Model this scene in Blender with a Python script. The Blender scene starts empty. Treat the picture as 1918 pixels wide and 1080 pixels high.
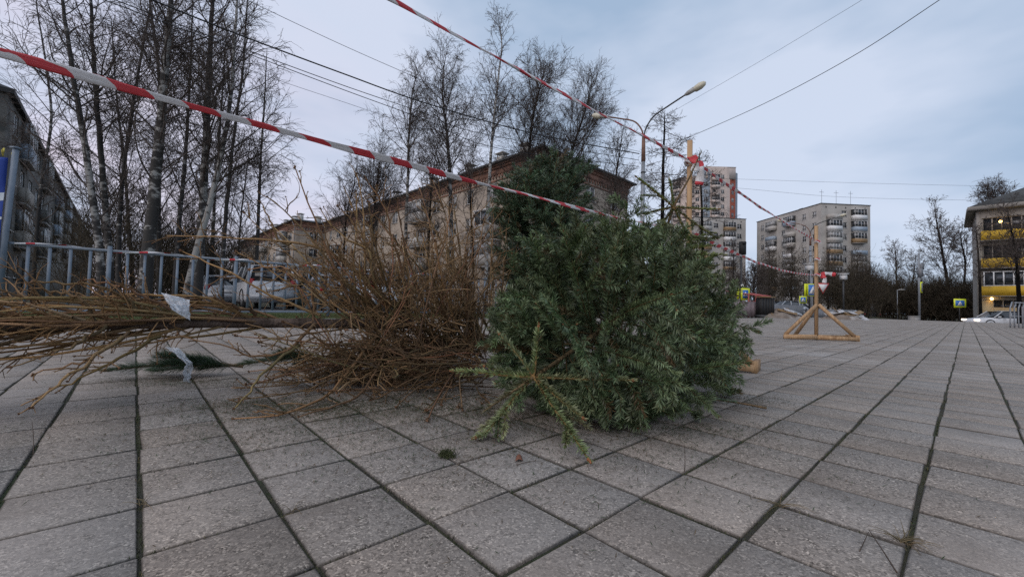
import bpy, math, random
import numpy as np
from mathutils import Vector, Matrix

# ------------------------------------------------------------------ camera
scene = bpy.context.scene
C = scene.collection
CAM_H = 0.42
FPX = 774.7                                   # focal length in photo pixels (1918 wide)
PITCH, ROLL = 0.0375, 0.0260
cam_pos = np.array([0.0, 0.0, CAM_H])
_f = np.array([0, math.cos(PITCH), math.sin(PITCH)])
_r = np.array([1.0, 0, 0])
_u = np.cross(_r, _f)
CR = math.cos(ROLL) * _r + math.sin(ROLL) * _u
CU = -math.sin(ROLL) * _r + math.cos(ROLL) * _u
CF = _f
cd = bpy.data.cameras.new('camera')
cam = bpy.data.objects.new('camera', cd)
C.objects.link(cam)
cam.matrix_world = Matrix(((CR[0], CU[0], -CF[0], 0), (CR[1], CU[1], -CF[1], 0), (CR[2], CU[2], -CF[2], CAM_H), (0, 0, 0, 1)))
cd.sensor_width = 36
cd.lens = 36 * FPX / 1918
cd.clip_start = 0.02
cd.clip_end = 3000
scene.camera = cam

# ------------------------------------------------------------------ sky and light
SUN_EL, SUN_AZ = math.radians(38), math.radians(-142)
scene.view_settings.view_transform = 'Standard'
scene.view_settings.look = 'None'
scene.view_settings.gamma = 1
scene.view_settings.use_curve_mapping = False
scene.view_settings.exposure = 0.64
scene.render.engine = 'CYCLES'
scene.cycles.use_denoising = False          # keeps needles and twigs crisp; overcast light is nearly noise-free
world = bpy.data.worlds.new('World')
scene.world = world
world.use_nodes = True
wn, wl = world.node_tree.nodes, world.node_tree.links
wn.clear()
w_out = wn.new('ShaderNodeOutputWorld')
w_bg = wn.new('ShaderNodeBackground')
w_bg.inputs['Strength'].default_value = 0.1
w_sky = wn.new('ShaderNodeTexSky')
w_sky.sky_type = 'NISHITA'
w_sky.sun_disc = False
w_sky.sun_elevation = SUN_EL
w_sky.sun_rotation = SUN_AZ
w_tc = wn.new('ShaderNodeTexCoord')
w_map = wn.new('ShaderNodeMapping')
w_map.inputs['Scale'].default_value = (1.0, 1.0, 2.6)
wl.new(w_tc.outputs['Generated'], w_map.inputs['Vector'])
w_n1 = wn.new('ShaderNodeTexNoise')
w_n1.inputs['Scale'].default_value = 1.5
w_n1.inputs['Detail'].default_value = 5
w_n1.inputs['Roughness'].default_value = 0.5
wl.new(w_map.outputs[0], w_n1.inputs['Vector'])
w_r1 = wn.new('ShaderNodeValToRGB')          # cloud deck: blue grey to pale grey
w_r1.color_ramp.elements[0].position = 0.4
w_r1.color_ramp.elements[0].color = (2.4, 3.2, 4.35, 1)
w_r1.color_ramp.elements[1].position = 0.6
w_r1.color_ramp.elements[1].color = (4.15, 4.65, 5.65, 1)
wl.new(w_n1.outputs[0], w_r1.inputs[0])
w_sep = wn.new('ShaderNodeSeparateXYZ')      # dusk glow low down on the west (left) side
wl.new(w_tc.outputs['Generated'], w_sep.inputs[0])
def wmath(op, a, b=None, clamp=False):
    n = wn.new('ShaderNodeMath'); n.operation = op; n.use_clamp = clamp
    for k, v in enumerate((a, b)):
        if v is None: continue
        if isinstance(v, (int, float)): n.inputs[k].default_value = v
        else: wl.new(v, n.inputs[k])
    return n.outputs[0]
g_x = wmath('MULTIPLY_ADD', w_sep.outputs['X'], -1.1); g_x.node.inputs[2].default_value = 0.02; g_x.node.use_clamp = True
g_z = wmath('SUBTRACT', 0.72, w_sep.outputs['Z'], True)
w_n2 = wn.new('ShaderNodeTexNoise')
w_n2.inputs['Scale'].default_value = 2.3
w_n2.inputs['Detail'].default_value = 4
wl.new(w_map.outputs[0], w_n2.inputs['Vector'])
g_n = wmath('MULTIPLY_ADD', w_n2.outputs[0], 3.0); g_n.node.inputs[2].default_value = -0.9; g_n.node.use_clamp = True
g = wmath('MULTIPLY', wmath('MULTIPLY', g_x, g_z), g_n)
g = wmath('MULTIPLY', g, 2.6, True)
w_mix1 = wn.new('ShaderNodeMix'); w_mix1.data_type = 'RGBA'
wl.new(g, w_mix1.inputs['Factor'])
wl.new(w_r1.outputs[0], w_mix1.inputs[6])
w_mix1.inputs[7].default_value = (5.7, 5.0, 5.8, 1)
w_mix2 = wn.new('ShaderNodeMix'); w_mix2.data_type = 'RGBA'
w_mix2.inputs['Factor'].default_value = 0.95
wl.new(w_sky.outputs[0], w_mix2.inputs[6])
wl.new(w_mix1.outputs[2], w_mix2.inputs[7])
wl.new(w_mix2.outputs[2], w_bg.inputs['Color'])
wl.new(w_bg.outputs[0], w_out.inputs[0])

sd = bpy.data.lights.new('sun', 'SUN')
sd.energy = 0.85
sd.angle = math.radians(70)
sd.color = (1.0, 0.9, 0.82)
sun = bpy.data.objects.new('sun', sd)
C.objects.link(sun)
_sdir = Vector((math.sin(SUN_AZ) * math.cos(SUN_EL), math.cos(SUN_AZ) * math.cos(SUN_EL), math.sin(SUN_EL)))
sun.rotation_euler = _sdir.to_track_quat('Z', 'Y').to_euler()
sun.location = (0, 0, 30)

# ------------------------------------------------------------------ helpers
A = np.array
def ray(px, py):
    return CF + CR * (px - 959) / FPX + CU * (540 - py) / FPX
def at(px, py, Y):
    d = ray(px, py)
    return cam_pos + d * (Y / d[1])
def on(px, py, z=0.0):
    d = ray(px, py)
    return cam_pos + d * ((z - CAM_H) / d[2])
ORI = A([-1.142, 1.292])                      # paving grid
DU, DV = A([0.7398, 0.6729]), A([0.6729, -0.7398])
TS = 0.2058
def grid(t, s, z=0.0):
    p = ORI + DU * t + DV * s
    return A([p[0], p[1], z])

def norm(v):
    v = np.asarray(v, float)
    return v / (np.linalg.norm(v, axis=-1, keepdims=True) + 1e-12)

class MB:
    def __init__(s):
        s.v, s.q, s.t, s.qm, s.tm, s.c, s.n = [], [], [], [], [], [], 0
        s.uv = None
    def add(s, v, q=None, t=None, mat=0, col=None):
        v = np.asarray(v, float).reshape(-1, 3)
        s.v.append(v)
        if col is None: col = (1, 1, 1)
        col = np.asarray(col, float)
        if col.ndim == 1: col = np.tile(col[:3], (len(v), 1))
        s.c.append(col)
        if q is not None and len(q):
            q = np.asarray(q, int).reshape(-1, 4) + s.n
            s.q.append(q); s.qm.append(np.full(len(q), mat))
        if t is not None and len(t):
            t = np.asarray(t, int).reshape(-1, 3) + s.n
            s.t.append(t); s.tm.append(np.full(len(t), mat))
        s.n += len(v)
        return s
    def box(s, c, size, R=None, mat=0, col=None, taper=1.0):
        h = A(size, float) / 2
        v = A([[-1, -1, -1], [1, -1, -1], [1, 1, -1], [-1, 1, -1], [-1, -1, 1], [1, -1, 1], [1, 1, 1], [-1, 1, 1]], float) * h
        v[4:, :2] *= taper
        if R is not None: v = v @ A(R).T
        return s.add(v + A(c), [[3, 2, 1, 0], [4, 5, 6, 7], [0, 1, 5, 4], [1, 2, 6, 5], [2, 3, 7, 6], [3, 0, 4, 7]], mat=mat, col=col)
    def bar(s, a, b, w, h, up=(0, 0, 1), mat=0, col=None):
        a, b = A(a, float), A(b, float)
        d = b - a; L = np.linalg.norm(d); d /= L
        x = norm(np.cross(d, A(up, float)))
        z = np.cross(x, d)
        return s.box((a + b) / 2, (w, L, h), np.stack([x, d, z], 1), mat, col)
    def tube(s, pts, rad, n=10, mat=0, col=None, caps=True):
        pts = np.asarray(pts, float); m = len(pts)
        rad = np.broadcast_to(np.asarray(rad, float), (m,))
        tg = norm(np.gradient(pts, axis=0))
        ref = A([0.0, 0, 1]) if abs(tg[0][2]) < 0.9 else A([1.0, 0, 0])
        x = norm(np.cross(tg[0], ref)); vs = []
        for i in range(m):
            x = norm(x - tg[i] * np.dot(x, tg[i])); y = np.cross(tg[i], x)
            a = np.linspace(0, 2 * math.pi, n, endpoint=False)[:, None]
            vs.append(pts[i] + rad[i] * (np.cos(a) * x + np.sin(a) * y))
        v = np.concatenate(vs)
        i = np.arange(m - 1)[:, None] * n; j = np.arange(n)[None]; k = (j + 1) % n
        q = np.stack([i + j, i + k, i + n + k, i + n + j], -1).reshape(-1, 4)
        t = []
        if caps:
            v = np.concatenate([v, pts[:1], pts[-1:]])
            for j in range(n):
                t.append([(j + 1) % n, j, m * n]); t.append([(m - 1) * n + j, (m - 1) * n + (j + 1) % n, m * n + 1])
        c = col
        if col is not None and np.ndim(col) == 2:
            c = np.repeat(np.asarray(col), n, 0)
            if caps: c = np.concatenate([c, c[:1], c[-1:]])
        return s.add(v, q, t, mat, c)
    def segs(s, P0, P1, r0, r1, n=3, mat=0, col=None):
        P0, P1 = P0.reshape(-1, 3), P1.reshape(-1, 3); N = len(P0)
        d = norm(P1 - P0)
        ref = np.where(np.abs(d[:, 2:3]) < 0.9, A([[0, 0, 1.0]]), A([[1.0, 0, 0]]))
        x = norm(np.cross(d, ref)); y = np.cross(d, x)
        a = np.arange(n) * 2 * math.pi / n
        o = np.cos(a)[None, :, None] * x[:, None] + np.sin(a)[None, :, None] * y[:, None]
        r0 = np.broadcast_to(r0, (N,)); r1 = np.broadcast_to(r1, (N,))
        v = np.concatenate([P0[:, None] + o * r0[:, None, None], P1[:, None] + o * r1[:, None, None]], 1)
        b = np.arange(N)[:, None] * 2 * n; j = np.arange(n)[None]; k = (j + 1) % n
        q = np.stack([b + j, b + k, b + n + k, b + n + j], -1).reshape(-1, 4)
        if col is not None and np.ndim(col) == 2: col = np.repeat(np.asarray(col), 2 * n, 0)
        return s.add(v.reshape(-1, 3), q, mat=mat, col=col)
    def build(s, name, mats, parent=None, smooth=False, loc=None):
        me = bpy.data.meshes.new(name)
        v = np.concatenate(s.v) if s.v else np.zeros((0, 3))
        if loc is not None: v = v - A(loc)
        q = np.concatenate(s.q) if s.q else np.zeros((0, 4), int)
        t = np.concatenate(s.t) if s.t else np.zeros((0, 3), int)
        me.vertices.add(len(v)); me.vertices.foreach_set('co', v.ravel())
        nl = q.size + t.size
        me.loops.add(nl)
        me.loops.foreach_set('vertex_index', np.concatenate([q.ravel(), t.ravel()]).astype(np.int32))
        me.polygons.add(len(q) + len(t))
        me.polygons.foreach_set('loop_start', np.concatenate([np.arange(len(q)) * 4, q.size + np.arange(len(t)) * 3]).astype(np.int32))
        if not isinstance(mats, (list, tuple)): mats = [mats]
        for m in mats: me.materials.append(m)
        mi = np.concatenate(([np.concatenate(s.qm)] if s.qm else []) + ([np.concatenate(s.tm)] if s.tm else [])).astype(np.int32)
        me.polygons.foreach_set('material_index', mi)
        if smooth: me.polygons.foreach_set('use_smooth', np.ones(len(mi), bool))
        col = np.concatenate(s.c)
        ca = me.attributes.new('tint', 'FLOAT_COLOR', 'POINT')
        ca.data.foreach_set('color', np.concatenate([col, np.ones((len(col), 1))], 1).ravel().astype(np.float32))
        me.update(calc_edges=True)
        me.validate()
        o = bpy.data.objects.new(name, me)
        C.objects.link(o)
        if loc is not None: o.location = loc
        if parent is not None: o.parent = parent
        return o

def tag(o, label=None, cat=None, group=None, kind=None):
    if label: o['label'] = label
    if cat: o['category'] = cat
    if group: o['group'] = group
    if kind: o['kind'] = kind
    return o
def thing(name, label, cat, loc=(0, 0, 0), rz=0.0, group=None):
    o = bpy.data.objects.new(name, None)
    o.empty_display_size = 0.2
    C.objects.link(o)
    o.location = loc; o.rotation_euler = (0, 0, rz)
    return tag(o, label, cat, group)
def copy_tree(o, parent=None):
    c = o.copy(); C.objects.link(c)
    if parent is not None: c.parent = parent
    for ch in list(o.children): copy_tree(ch, c)
    return c

# ------------------------------------------------------------------ materials
def nodes_of(name):
    m = bpy.data.materials.new(name); m.use_nodes = True
    return m, m.node_tree.nodes, m.node_tree.links, m.node_tree.nodes['Principled BSDF']
def mat(name, c1, c2=None, scale=8.0, rough=0.8, bump=0.0, bscale=None, metal=0.0, tint=True, detail=4.0, stretch=(1, 1, 1), lo=0.35, hi=0.65,
        spec=0.5, c3=None, s3=1.0, lo3=.5, hi3=.65, trans=0.0, coat=0.0):
    m, n, l, b = nodes_of(name)
    tc = n.new('ShaderNodeTexCoord')
    mp = n.new('ShaderNodeMapping'); mp.inputs['Scale'].default_value = stretch
    l.new(tc.outputs['Object'], mp.inputs['Vector'])
    no = n.new('ShaderNodeTexNoise'); no.inputs['Scale'].default_value = scale; no.inputs['Detail'].default_value = detail
    l.new(mp.outputs[0], no.inputs['Vector'])
    cr = n.new('ShaderNodeValToRGB')
    cr.color_ramp.elements[0].position = lo; cr.color_ramp.elements[0].color = (*c1, 1)
    cr.color_ramp.elements[1].position = hi; cr.color_ramp.elements[1].color = (*(c2 or c1), 1)
    l.new(no.outputs[0], cr.inputs[0])
    out = cr.outputs[0]
    if c3 is not None:
        n3 = n.new('ShaderNodeTexNoise'); n3.inputs['Scale'].default_value = s3; n3.inputs['Detail'].default_value = 5
        l.new(tc.outputs['Object'], n3.inputs['Vector'])
        r3 = n.new('ShaderNodeMapRange'); r3.inputs[1].default_value = lo3; r3.inputs[2].default_value = hi3
        l.new(n3.outputs[0], r3.inputs[0])
        mx = n.new('ShaderNodeMix'); mx.data_type = 'RGBA'
        l.new(r3.outputs[0], mx.inputs['Factor']); l.new(out, mx.inputs[6]); mx.inputs[7].default_value = (*c3, 1)
        out = mx.outputs[2]
    if tint:
        at_ = n.new('ShaderNodeAttribute'); at_.attribute_name = 'tint'
        mx = n.new('ShaderNodeMix'); mx.data_type = 'RGBA'; mx.blend_type = 'MULTIPLY'; mx.inputs['Factor'].default_value = 1
        l.new(out, mx.inputs[6]); l.new(at_.outputs['Color'], mx.inputs[7])
        out = mx.outputs[2]
    l.new(out, b.inputs['Base Color'])
    b.inputs['Roughness'].default_value = rough
    b.inputs['Metallic'].default_value = metal
    b.inputs['Specular IOR Level'].default_value = spec
    b.inputs['Coat Weight'].default_value = coat
    b.inputs['Transmission Weight'].default_value = trans
    if bump:
        nb = n.new('ShaderNodeTexNoise'); nb.inputs['Scale'].default_value = bscale or scale * 3; nb.inputs['Detail'].default_value = 5
        l.new(mp.outputs[0], nb.inputs['Vector'])
        bp = n.new('ShaderNodeBump'); bp.inputs['Strength'].default_value = bump; bp.inputs['Distance'].default_value = 0.02
        l.new(nb.outputs[0], bp.inputs['Height']); l.new(bp.outputs[0], b.inputs['Normal'])
    return m
def emit(name, c, s):
    m, n, l, b = nodes_of(name)
    b.inputs['Base Color'].default_value = (*c, 1)
    b.inputs['Emission Color'].default_value = (*c, 1)
    b.inputs['Emission Strength'].default_value = s
    return m

M = {}
# exposed-aggregate paving tile: fine stones, cement film, frosty worn patches, tint per tile
def paving_material():
    m, n, l, b = nodes_of('aggregate_paving')
    tc = n.new('ShaderNodeTexCoord')
    v1 = n.new('ShaderNodeTexVoronoi'); v1.inputs['Scale'].default_value = 290
    l.new(tc.outputs['Object'], v1.inputs['Vector'])
    cr = n.new('ShaderNodeValToRGB')
    e = cr.color_ramp.elements
    e[0].position = 0.05; e[0].color = (0.055, 0.046, 0.038, 1)
    e[1].position = 0.98; e[1].color = (0.55, 0.48, 0.41, 1)
    for p, c in ((0.3, (0.138, 0.117, 0.098, 1)), (0.62, (0.236, 0.203, 0.175, 1)), (0.85, (0.35, 0.298, 0.25, 1))):
        k = e.new(p); k.color = c
    sp = n.new('ShaderNodeSeparateColor'); l.new(v1.outputs['Color'], sp.inputs[0])
    l.new(sp.outputs[0], cr.inputs[0])
    # cement film between stones
    n1 = n.new('ShaderNodeTexNoise'); n1.inputs['Scale'].default_value = 46; n1.inputs['Detail'].default_value = 7; n1.inputs['Roughness'].default_value = 0.7
    l.new(tc.outputs['Object'], n1.inputs['Vector'])
    r1 = n.new('ShaderNodeMapRange'); r1.inputs[1].default_value = 0.36; r1.inputs[2].default_value = 0.66
    l.new(n1.outputs[0], r1.inputs[0])
    mx = n.new('ShaderNodeMix'); mx.data_type = 'RGBA'
    l.new(r1.outputs[0], mx.inputs['Factor']); l.new(cr.outputs[0], mx.inputs[6]); mx.inputs[7].default_value = (0.25, 0.217, 0.189, 1)
    # large pale worn patches (bluish cement bloom)
    n2 = n.new('ShaderNodeTexNoise'); n2.inputs['Scale'].default_value = 1.1; n2.inputs['Detail'].default_value = 8; n2.inputs['Roughness'].default_value = 0.62
    l.new(tc.outputs['Object'], n2.inputs['Vector'])
    r2 = n.new('ShaderNodeMapRange'); r2.inputs[1].default_value = 0.46; r2.inputs[2].default_value = 0.72; r2.inputs[4].default_value = 0.7
    l.new(n2.outputs[0], r2.inputs[0])
    mx2 = n.new('ShaderNodeMix'); mx2.data_type = 'RGBA'
    l.new(r2.outputs[0], mx2.inputs['Factor']); l.new(mx.outputs[2], mx2.inputs[6]); mx2.inputs[7].default_value = (0.385, 0.348, 0.318, 1)
    # dark damp stains
    n3 = n.new('ShaderNodeTexNoise'); n3.inputs['Scale'].default_value = 4.3; n3.inputs['Detail'].default_value = 6
    l.new(tc.outputs['Object'], n3.inputs['Vector'])
    r3 = n.new('ShaderNodeMapRange'); r3.inputs[1].default_value = 0.52; r3.inputs[2].default_value = 0.74; r3.inputs[4].default_value = 0.6
    l.new(n3.outputs[0], r3.inputs[0])
    mx3 = n.new('ShaderNodeMix'); mx3.data_type = 'RGBA'
    l.new(r3.outputs[0], mx3.inputs['Factor']); l.new(mx2.outputs[2], mx3.inputs[6]); mx3.inputs[7].default_value = (0.132, 0.108, 0.088, 1)
    at_ = n.new('ShaderNodeAttribute'); at_.attribute_name = 'tint'
    mx4 = n.new('ShaderNodeMix'); mx4.data_type = 'RGBA'; mx4.blend_type = 'MULTIPLY'; mx4.inputs['Factor'].default_value = 1
    l.new(mx3.outputs[2], mx4.inputs[6]); l.new(at_.outputs['Color'], mx4.inputs[7])
    l.new(mx4.outputs[2], b.inputs['Base Color'])
    b.inputs['Roughness'].default_value = 0.78
    b.inputs['Specular IOR Level'].default_value = 0.35
    ad = n.new('ShaderNodeMath'); ad.operation = 'MULTIPLY_ADD'; ad.inputs[1].default_value = 0.5
    l.new(sp.outputs[1], ad.inputs[0]); l.new(n1.outputs[0], ad.inputs[2])
    bp = n.new('ShaderNodeBump'); bp.inputs['Strength'].default_value = 0.55; bp.inputs['Distance'].default_value = 0.003
    l.new(ad.outputs[0], bp.inputs['Height']); l.new(bp.outputs[0], b.inputs['Normal'])
    return m
M['paving'] = paving_material()
M['joint'] = mat('mossy_joint_soil', (0.045, 0.04, 0.03), (0.062, 0.062, 0.03), scale=5, rough=1, bump=1.0, bscale=160, c3=(0.035, 0.055, 0.02), s3=2.2)
M['moss'] = mat('moss_blades', (0.04, 0.05, 0.022), (0.075, 0.082, 0.036), scale=30, rough=0.9, spec=0.2)
M['grass'] = mat('winter_grass', (0.05, 0.075, 0.022), (0.1, 0.11, 0.045), scale=3, rough=0.95, spec=0.2)
M['earth'] = mat('dark_winter_earth', (0.045, 0.04, 0.03), (0.085, 0.075, 0.055), scale=1.5, rough=1, bump=0.5, c3=(0.06, 0.075, 0.03), s3=0.4, spec=0.2)
M['asphalt'] = mat('asphalt', (0.05, 0.05, 0.052), (0.075, 0.074, 0.074), scale=4, rough=0.85, bump=0.2, bscale=200)
M['kerb'] = mat('concrete_kerb', (0.22, 0.21, 0.2), (0.3, 0.29, 0.28), scale=5, rough=0.9, bump=0.3)
M['fence'] = mat('blue_grey_fence_paint', (0.12, 0.155, 0.2), (0.16, 0.195, 0.24), scale=7, rough=0.5, c3=(0.2, 0.21, 0.22), s3=9, lo3=.62, hi3=.75)
M['wood'] = mat('raw_sawn_timber', (0.33, 0.2, 0.1), (0.46, 0.3, 0.165), scale=6, rough=0.75, bump=0.12, bscale=14, stretch=(7, 7, 0.6), c3=(0.22, 0.12, 0.055), s3=7, lo3=.58, hi3=.72)
M['bark_dark'] = mat('dark_bark', (0.032, 0.027, 0.023), (0.075, 0.064, 0.054), scale=9, rough=0.95, bump=0.6, spec=0.2)
M['twig'] = mat('bare_twigs', (0.062, 0.05, 0.044), (0.105, 0.085, 0.075), scale=4, rough=0.9, spec=0.2)
M['dead_bark'] = mat('dead_tree_bark', (0.055, 0.04, 0.032), (0.125, 0.092, 0.074), scale=16, rough=0.9, bump=0.9, bscale=60, spec=0.2)
M['dead'] = mat('dry_twigs', (0.85, 0.85, 0.85), (1, 1, 1), scale=20, rough=0.8, spec=0.25, bump=.3, bscale=200)
M['needle'] = mat('fir_needles', (0.8, 0.8, 0.8), (1, 1, 1), scale=8, rough=0.42, spec=0.5)
M['fir_bark'] = mat('fir_bark', (0.1, 0.075, 0.045), (0.19, 0.13, 0.075), scale=40, rough=0.85, bump=0.5, spec=0.25)
M['steel'] = mat('galvanised_pole', (0.2, 0.215, 0.235), (0.26, 0.275, 0.295), scale=4, rough=0.5, metal=0.3)
M['rust'] = mat('rusty_brown_pole', (0.13, 0.065, 0.045), (0.2, 0.11, 0.08), scale=9, rough=0.8)
M['dark_metal'] = mat('dark_metal', (0.025, 0.027, 0.03), (0.04, 0.042, 0.045), scale=6, rough=0.55)
M['cable'] = mat('black_cable', (0.012, 0.012, 0.014), rough=0.7)
M['lamp_body'] = mat('lamp_housing', (0.3, 0.3, 0.29), (0.4, 0.4, 0.38), scale=5, rough=0.5)
M['lamp_glass'] = mat('lamp_diffuser', (0.5, 0.47, 0.36), (0.58, 0.55, 0.44), scale=5, rough=0.25)
M['white'] = mat('white_paint', (0.6, 0.6, 0.6), (0.72, 0.72, 0.72), scale=4, rough=0.55)
M['frame'] = mat('window_frame_white', (0.5, 0.5, 0.5), (0.68, 0.68, 0.68), scale=2, rough=0.5)
M['pane'] = mat('dark_window_glass', (0.02, 0.024, 0.03), (0.045, 0.05, 0.058), scale=0.7, rough=0.06, spec=0.8)
M['pane_curtain'] = mat('curtained_window_glass', (0.1, 0.105, 0.11), (0.24, 0.24, 0.24), scale=1.3, rough=0.1, spec=0.8, stretch=(3, 3, 0.6))
M['silicate'] = mat('grey_silicate_brick', (0.33, 0.275, 0.22), (0.42, 0.355, 0.29), scale=1.2, rough=0.9, c3=(0.2, 0.175, 0.155), s3=0.35, lo3=.5, hi3=.75, bump=.2, bscale=12)
M['redbrick'] = mat('red_brick_cornice', (0.19, 0.1, 0.07), (0.28, 0.15, 0.105), scale=3, rough=0.9, c3=(0.11, 0.06, 0.045), s3=1.0)
M['roof'] = mat('dark_roof_sheet', (0.05, 0.055, 0.055), (0.085, 0.09, 0.09), scale=2, rough=0.75)
M['panel_light'] = mat('pale_panel_wall', (0.37, 0.35, 0.325), (0.45, 0.43, 0.4), scale=0.5, rough=0.9, c3=(0.3, 0.285, 0.27), s3=0.18, lo3=.48, hi3=.7)
M['panel_dark'] = mat('dark_patchy_wall', (0.085, 0.085, 0.08), (0.17, 0.165, 0.155), scale=0.6, rough=0.95, c3=(0.05, 0.053, 0.05), s3=0.9, lo3=.45, hi3=.65)  # dark grey wall tone with darker noise patches
M['tower_beige'] = mat('beige_tower_wall', (0.5, 0.42, 0.375), (0.58, 0.49, 0.44), scale=0.3, rough=0.9)
M['tower_red'] = mat('brick_red_tower_wall', (0.3, 0.075, 0.045), (0.36, 0.1, 0.06), scale=0.5, rough=0.9)
M['tower_blue'] = mat('blue_grey_tower_wall', (0.2, 0.25, 0.3), (0.26, 0.3, 0.35), scale=0.4, rough=0.7)
M['yellow'] = mat('yellow_balcony_panel', (0.5, 0.31, 0.018), (0.6, 0.38, 0.03), scale=0.8, rough=0.7, c3=(0.38, 0.24, 0.03), s3=0.9)
M['ochre'] = mat('ochre_render', (0.4, 0.3, 0.16), (0.46, 0.36, 0.21), scale=0.8, rough=0.85)
M['grey_wall'] = mat('grey_render', (0.24, 0.225, 0.2), (0.31, 0.29, 0.265), scale=0.8, rough=0.9)
M['blue_panel'] = mat('blue_balcony_panel', (0.24, 0.3, 0.37), (0.29, 0.35, 0.42), scale=1, rough=0.7)
M['brown_panel'] = mat('brown_balcony_panel', (0.2, 0.13, 0.06), (0.26, 0.17, 0.09), scale=1, rough=0.8)
M['sheet_fence'] = mat('grey_sheet_fence', (0.13, 0.14, 0.155), (0.18, 0.185, 0.2), scale=1.2, rough=0.6)
M['mauve_fence'] = mat('mauve_sheet_fence', (0.15, 0.12, 0.135), (0.2, 0.165, 0.18), scale=1.2, rough=0.6)
M['red_paint'] = mat('red_railing_paint', (0.28, 0.055, 0.05), (0.36, 0.08, 0.07), scale=3, rough=0.5)
M['sign_yellow'] = mat('fluorescent_sign_yellow', (0.62, 0.7, 0.02), (0.68, 0.75, 0.03), scale=3, rough=0.4)
M['sign_blue'] = mat('sign_blue', (0.02, 0.13, 0.42), (0.03, 0.15, 0.46), scale=3, rough=0.4)
M['sign_red'] = mat('sign_red', (0.45, 0.03, 0.03), (0.5, 0.05, 0.04), scale=3, rough=0.4)
M['black'] = mat('matt_black', (0.012, 0.012, 0.013), rough=0.7)
M['car_white'] = mat('white_car_paint', (0.48, 0.49, 0.51), (0.56, 0.57, 0.59), scale=1, rough=0.4, coat=0.2)
M['car_silver'] = mat('silver_car_paint', (0.33, 0.35, 0.38), (0.38, 0.4, 0.43), scale=1, rough=0.3, coat=0.6)
M['car_dark'] = mat('dark_green_car_paint', (0.03, 0.05, 0.05), (0.045, 0.065, 0.065), scale=1, rough=0.4, coat=0.2)
M['car_glass'] = mat('car_glass', (0.015, 0.017, 0.02), (0.03, 0.033, 0.037), scale=2, rough=0.05, spec=0.8)
M['tyre'] = mat('tyre_rubber', (0.015, 0.015, 0.015), (0.025, 0.025, 0.025), scale=20, rough=0.9)
M['rim'] = mat('alloy_rim', (0.35, 0.36, 0.37), (0.42, 0.43, 0.44), scale=4, rough=0.35, metal=0.6)
M['tail'] = mat('red_tail_lamp', (0.3, 0.015, 0.015), (0.36, 0.03, 0.03), scale=4, rough=0.2)
M['headlight_on'] = emit('lit_headlamp', (1.0, 0.8, 0.62), 2.0)
M['bulb'] = emit('warm_bulb', (1.0, 0.62, 0.2), 6.0)
M['rubble'] = mat('sandy_rubble', (0.14, 0.115, 0.095), (0.24, 0.2, 0.17), scale=2.5, rough=1, bump=0.8, bscale=12, c3=(0.36, 0.35, 0.34), s3=1.1, lo3=.58, hi3=.7)
M['snow'] = mat('old_snow', (0.3, 0.3, 0.31), (0.5, 0.5, 0.51), scale=4, rough=0.8, bump=0.5)
M['banner'] = mat('blue_banner_cloth', (0.018, 0.045, 0.27), (0.03, 0.07, 0.34), scale=2, rough=0.55)
M['banner_mark'] = mat('banner_white_print', (0.5, 0.55, 0.6), (0.58, 0.62, 0.66), scale=3, rough=0.55)
M['banner_orange'] = mat('banner_orange_print', (0.55, 0.3, 0.06), (0.6, 0.36, 0.1), scale=3, rough=0.55)
M['tie'] = mat('yellow_tie', (0.4, 0.33, 0.05), (0.5, 0.42, 0.09), scale=9, rough=0.7)
M['litter'] = mat('dry_needle_litter', (0.8, 0.8, 0.8), (1, 1, 1), scale=20, rough=0.95, spec=0.05)
M['cone'] = mat('green_unripe_apple', (0.07, 0.1, 0.035), (0.11, 0.14, 0.05), scale=25, rough=0.5)
M['leaf'] = mat('dead_leaf', (0.14, 0.055, 0.03), (0.2, 0.08, 0.045), scale=30, rough=0.8)
M['evergreen'] = mat('dark_thicket', (0.05, 0.044, 0.032), (0.105, 0.085, 0.062), scale=2, rough=0.95, spec=0.15)

def birch_bark():
    m, n, l, b = nodes_of('birch_bark')
    tc = n.new('ShaderNodeTexCoord')
    mp = n.new('ShaderNodeMapping'); mp.inputs['Scale'].default_value = (2.6, 2.6, 5)
    l.new(tc.outputs['Object'], mp.inputs['Vector'])
    n1 = n.new('ShaderNodeTexNoise'); n1.inputs['Scale'].default_value = 1.0; n1.inputs['Detail'].default_value = 6; n1.inputs['Roughness'].default_value = 0.65
    l.new(mp.outputs[0], n1.inputs['Vector'])
    at_ = n.new('ShaderNodeAttribute'); at_.attribute_name = 'tint'   # red channel = how white this stretch of bark is
    sp = n.new('ShaderNodeSeparateColor'); l.new(at_.outputs['Color'], sp.inputs[0])
    ad = n.new('ShaderNodeMath'); ad.operation = 'MULTIPLY_ADD'; ad.inputs[1].default_value = 0.5
    mu = n.new('ShaderNodeMath'); mu.operation = 'MULTIPLY_ADD'; mu.inputs[1].default_value = 2.2; mu.inputs[2].default_value = -0.6; l.new(n1.outputs[0], mu.inputs[0])
    l.new(sp.outputs[0], ad.inputs[0]); l.new(mu.outputs[0], ad.inputs[2])
    cr = n.new('ShaderNodeValToRGB')
    cr.color_ramp.elements[0].position = 0.72; cr.color_ramp.elements[0].color = (0.03, 0.027, 0.025, 1)
    cr.color_ramp.elements[1].position = 0.9; cr.color_ramp.elements[1].color = (0.3, 0.29, 0.275, 1)
    k = cr.color_ramp.elements.new(0.8); k.color = (0.1, 0.092, 0.085, 1)
    l.new(ad.outputs[0], cr.inputs[0])
    l.new(cr.outputs[0], b.inputs['Base Color'])
    b.inputs['Roughness'].default_value = 0.85
    return m
M['birch'] = birch_bark()

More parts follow.
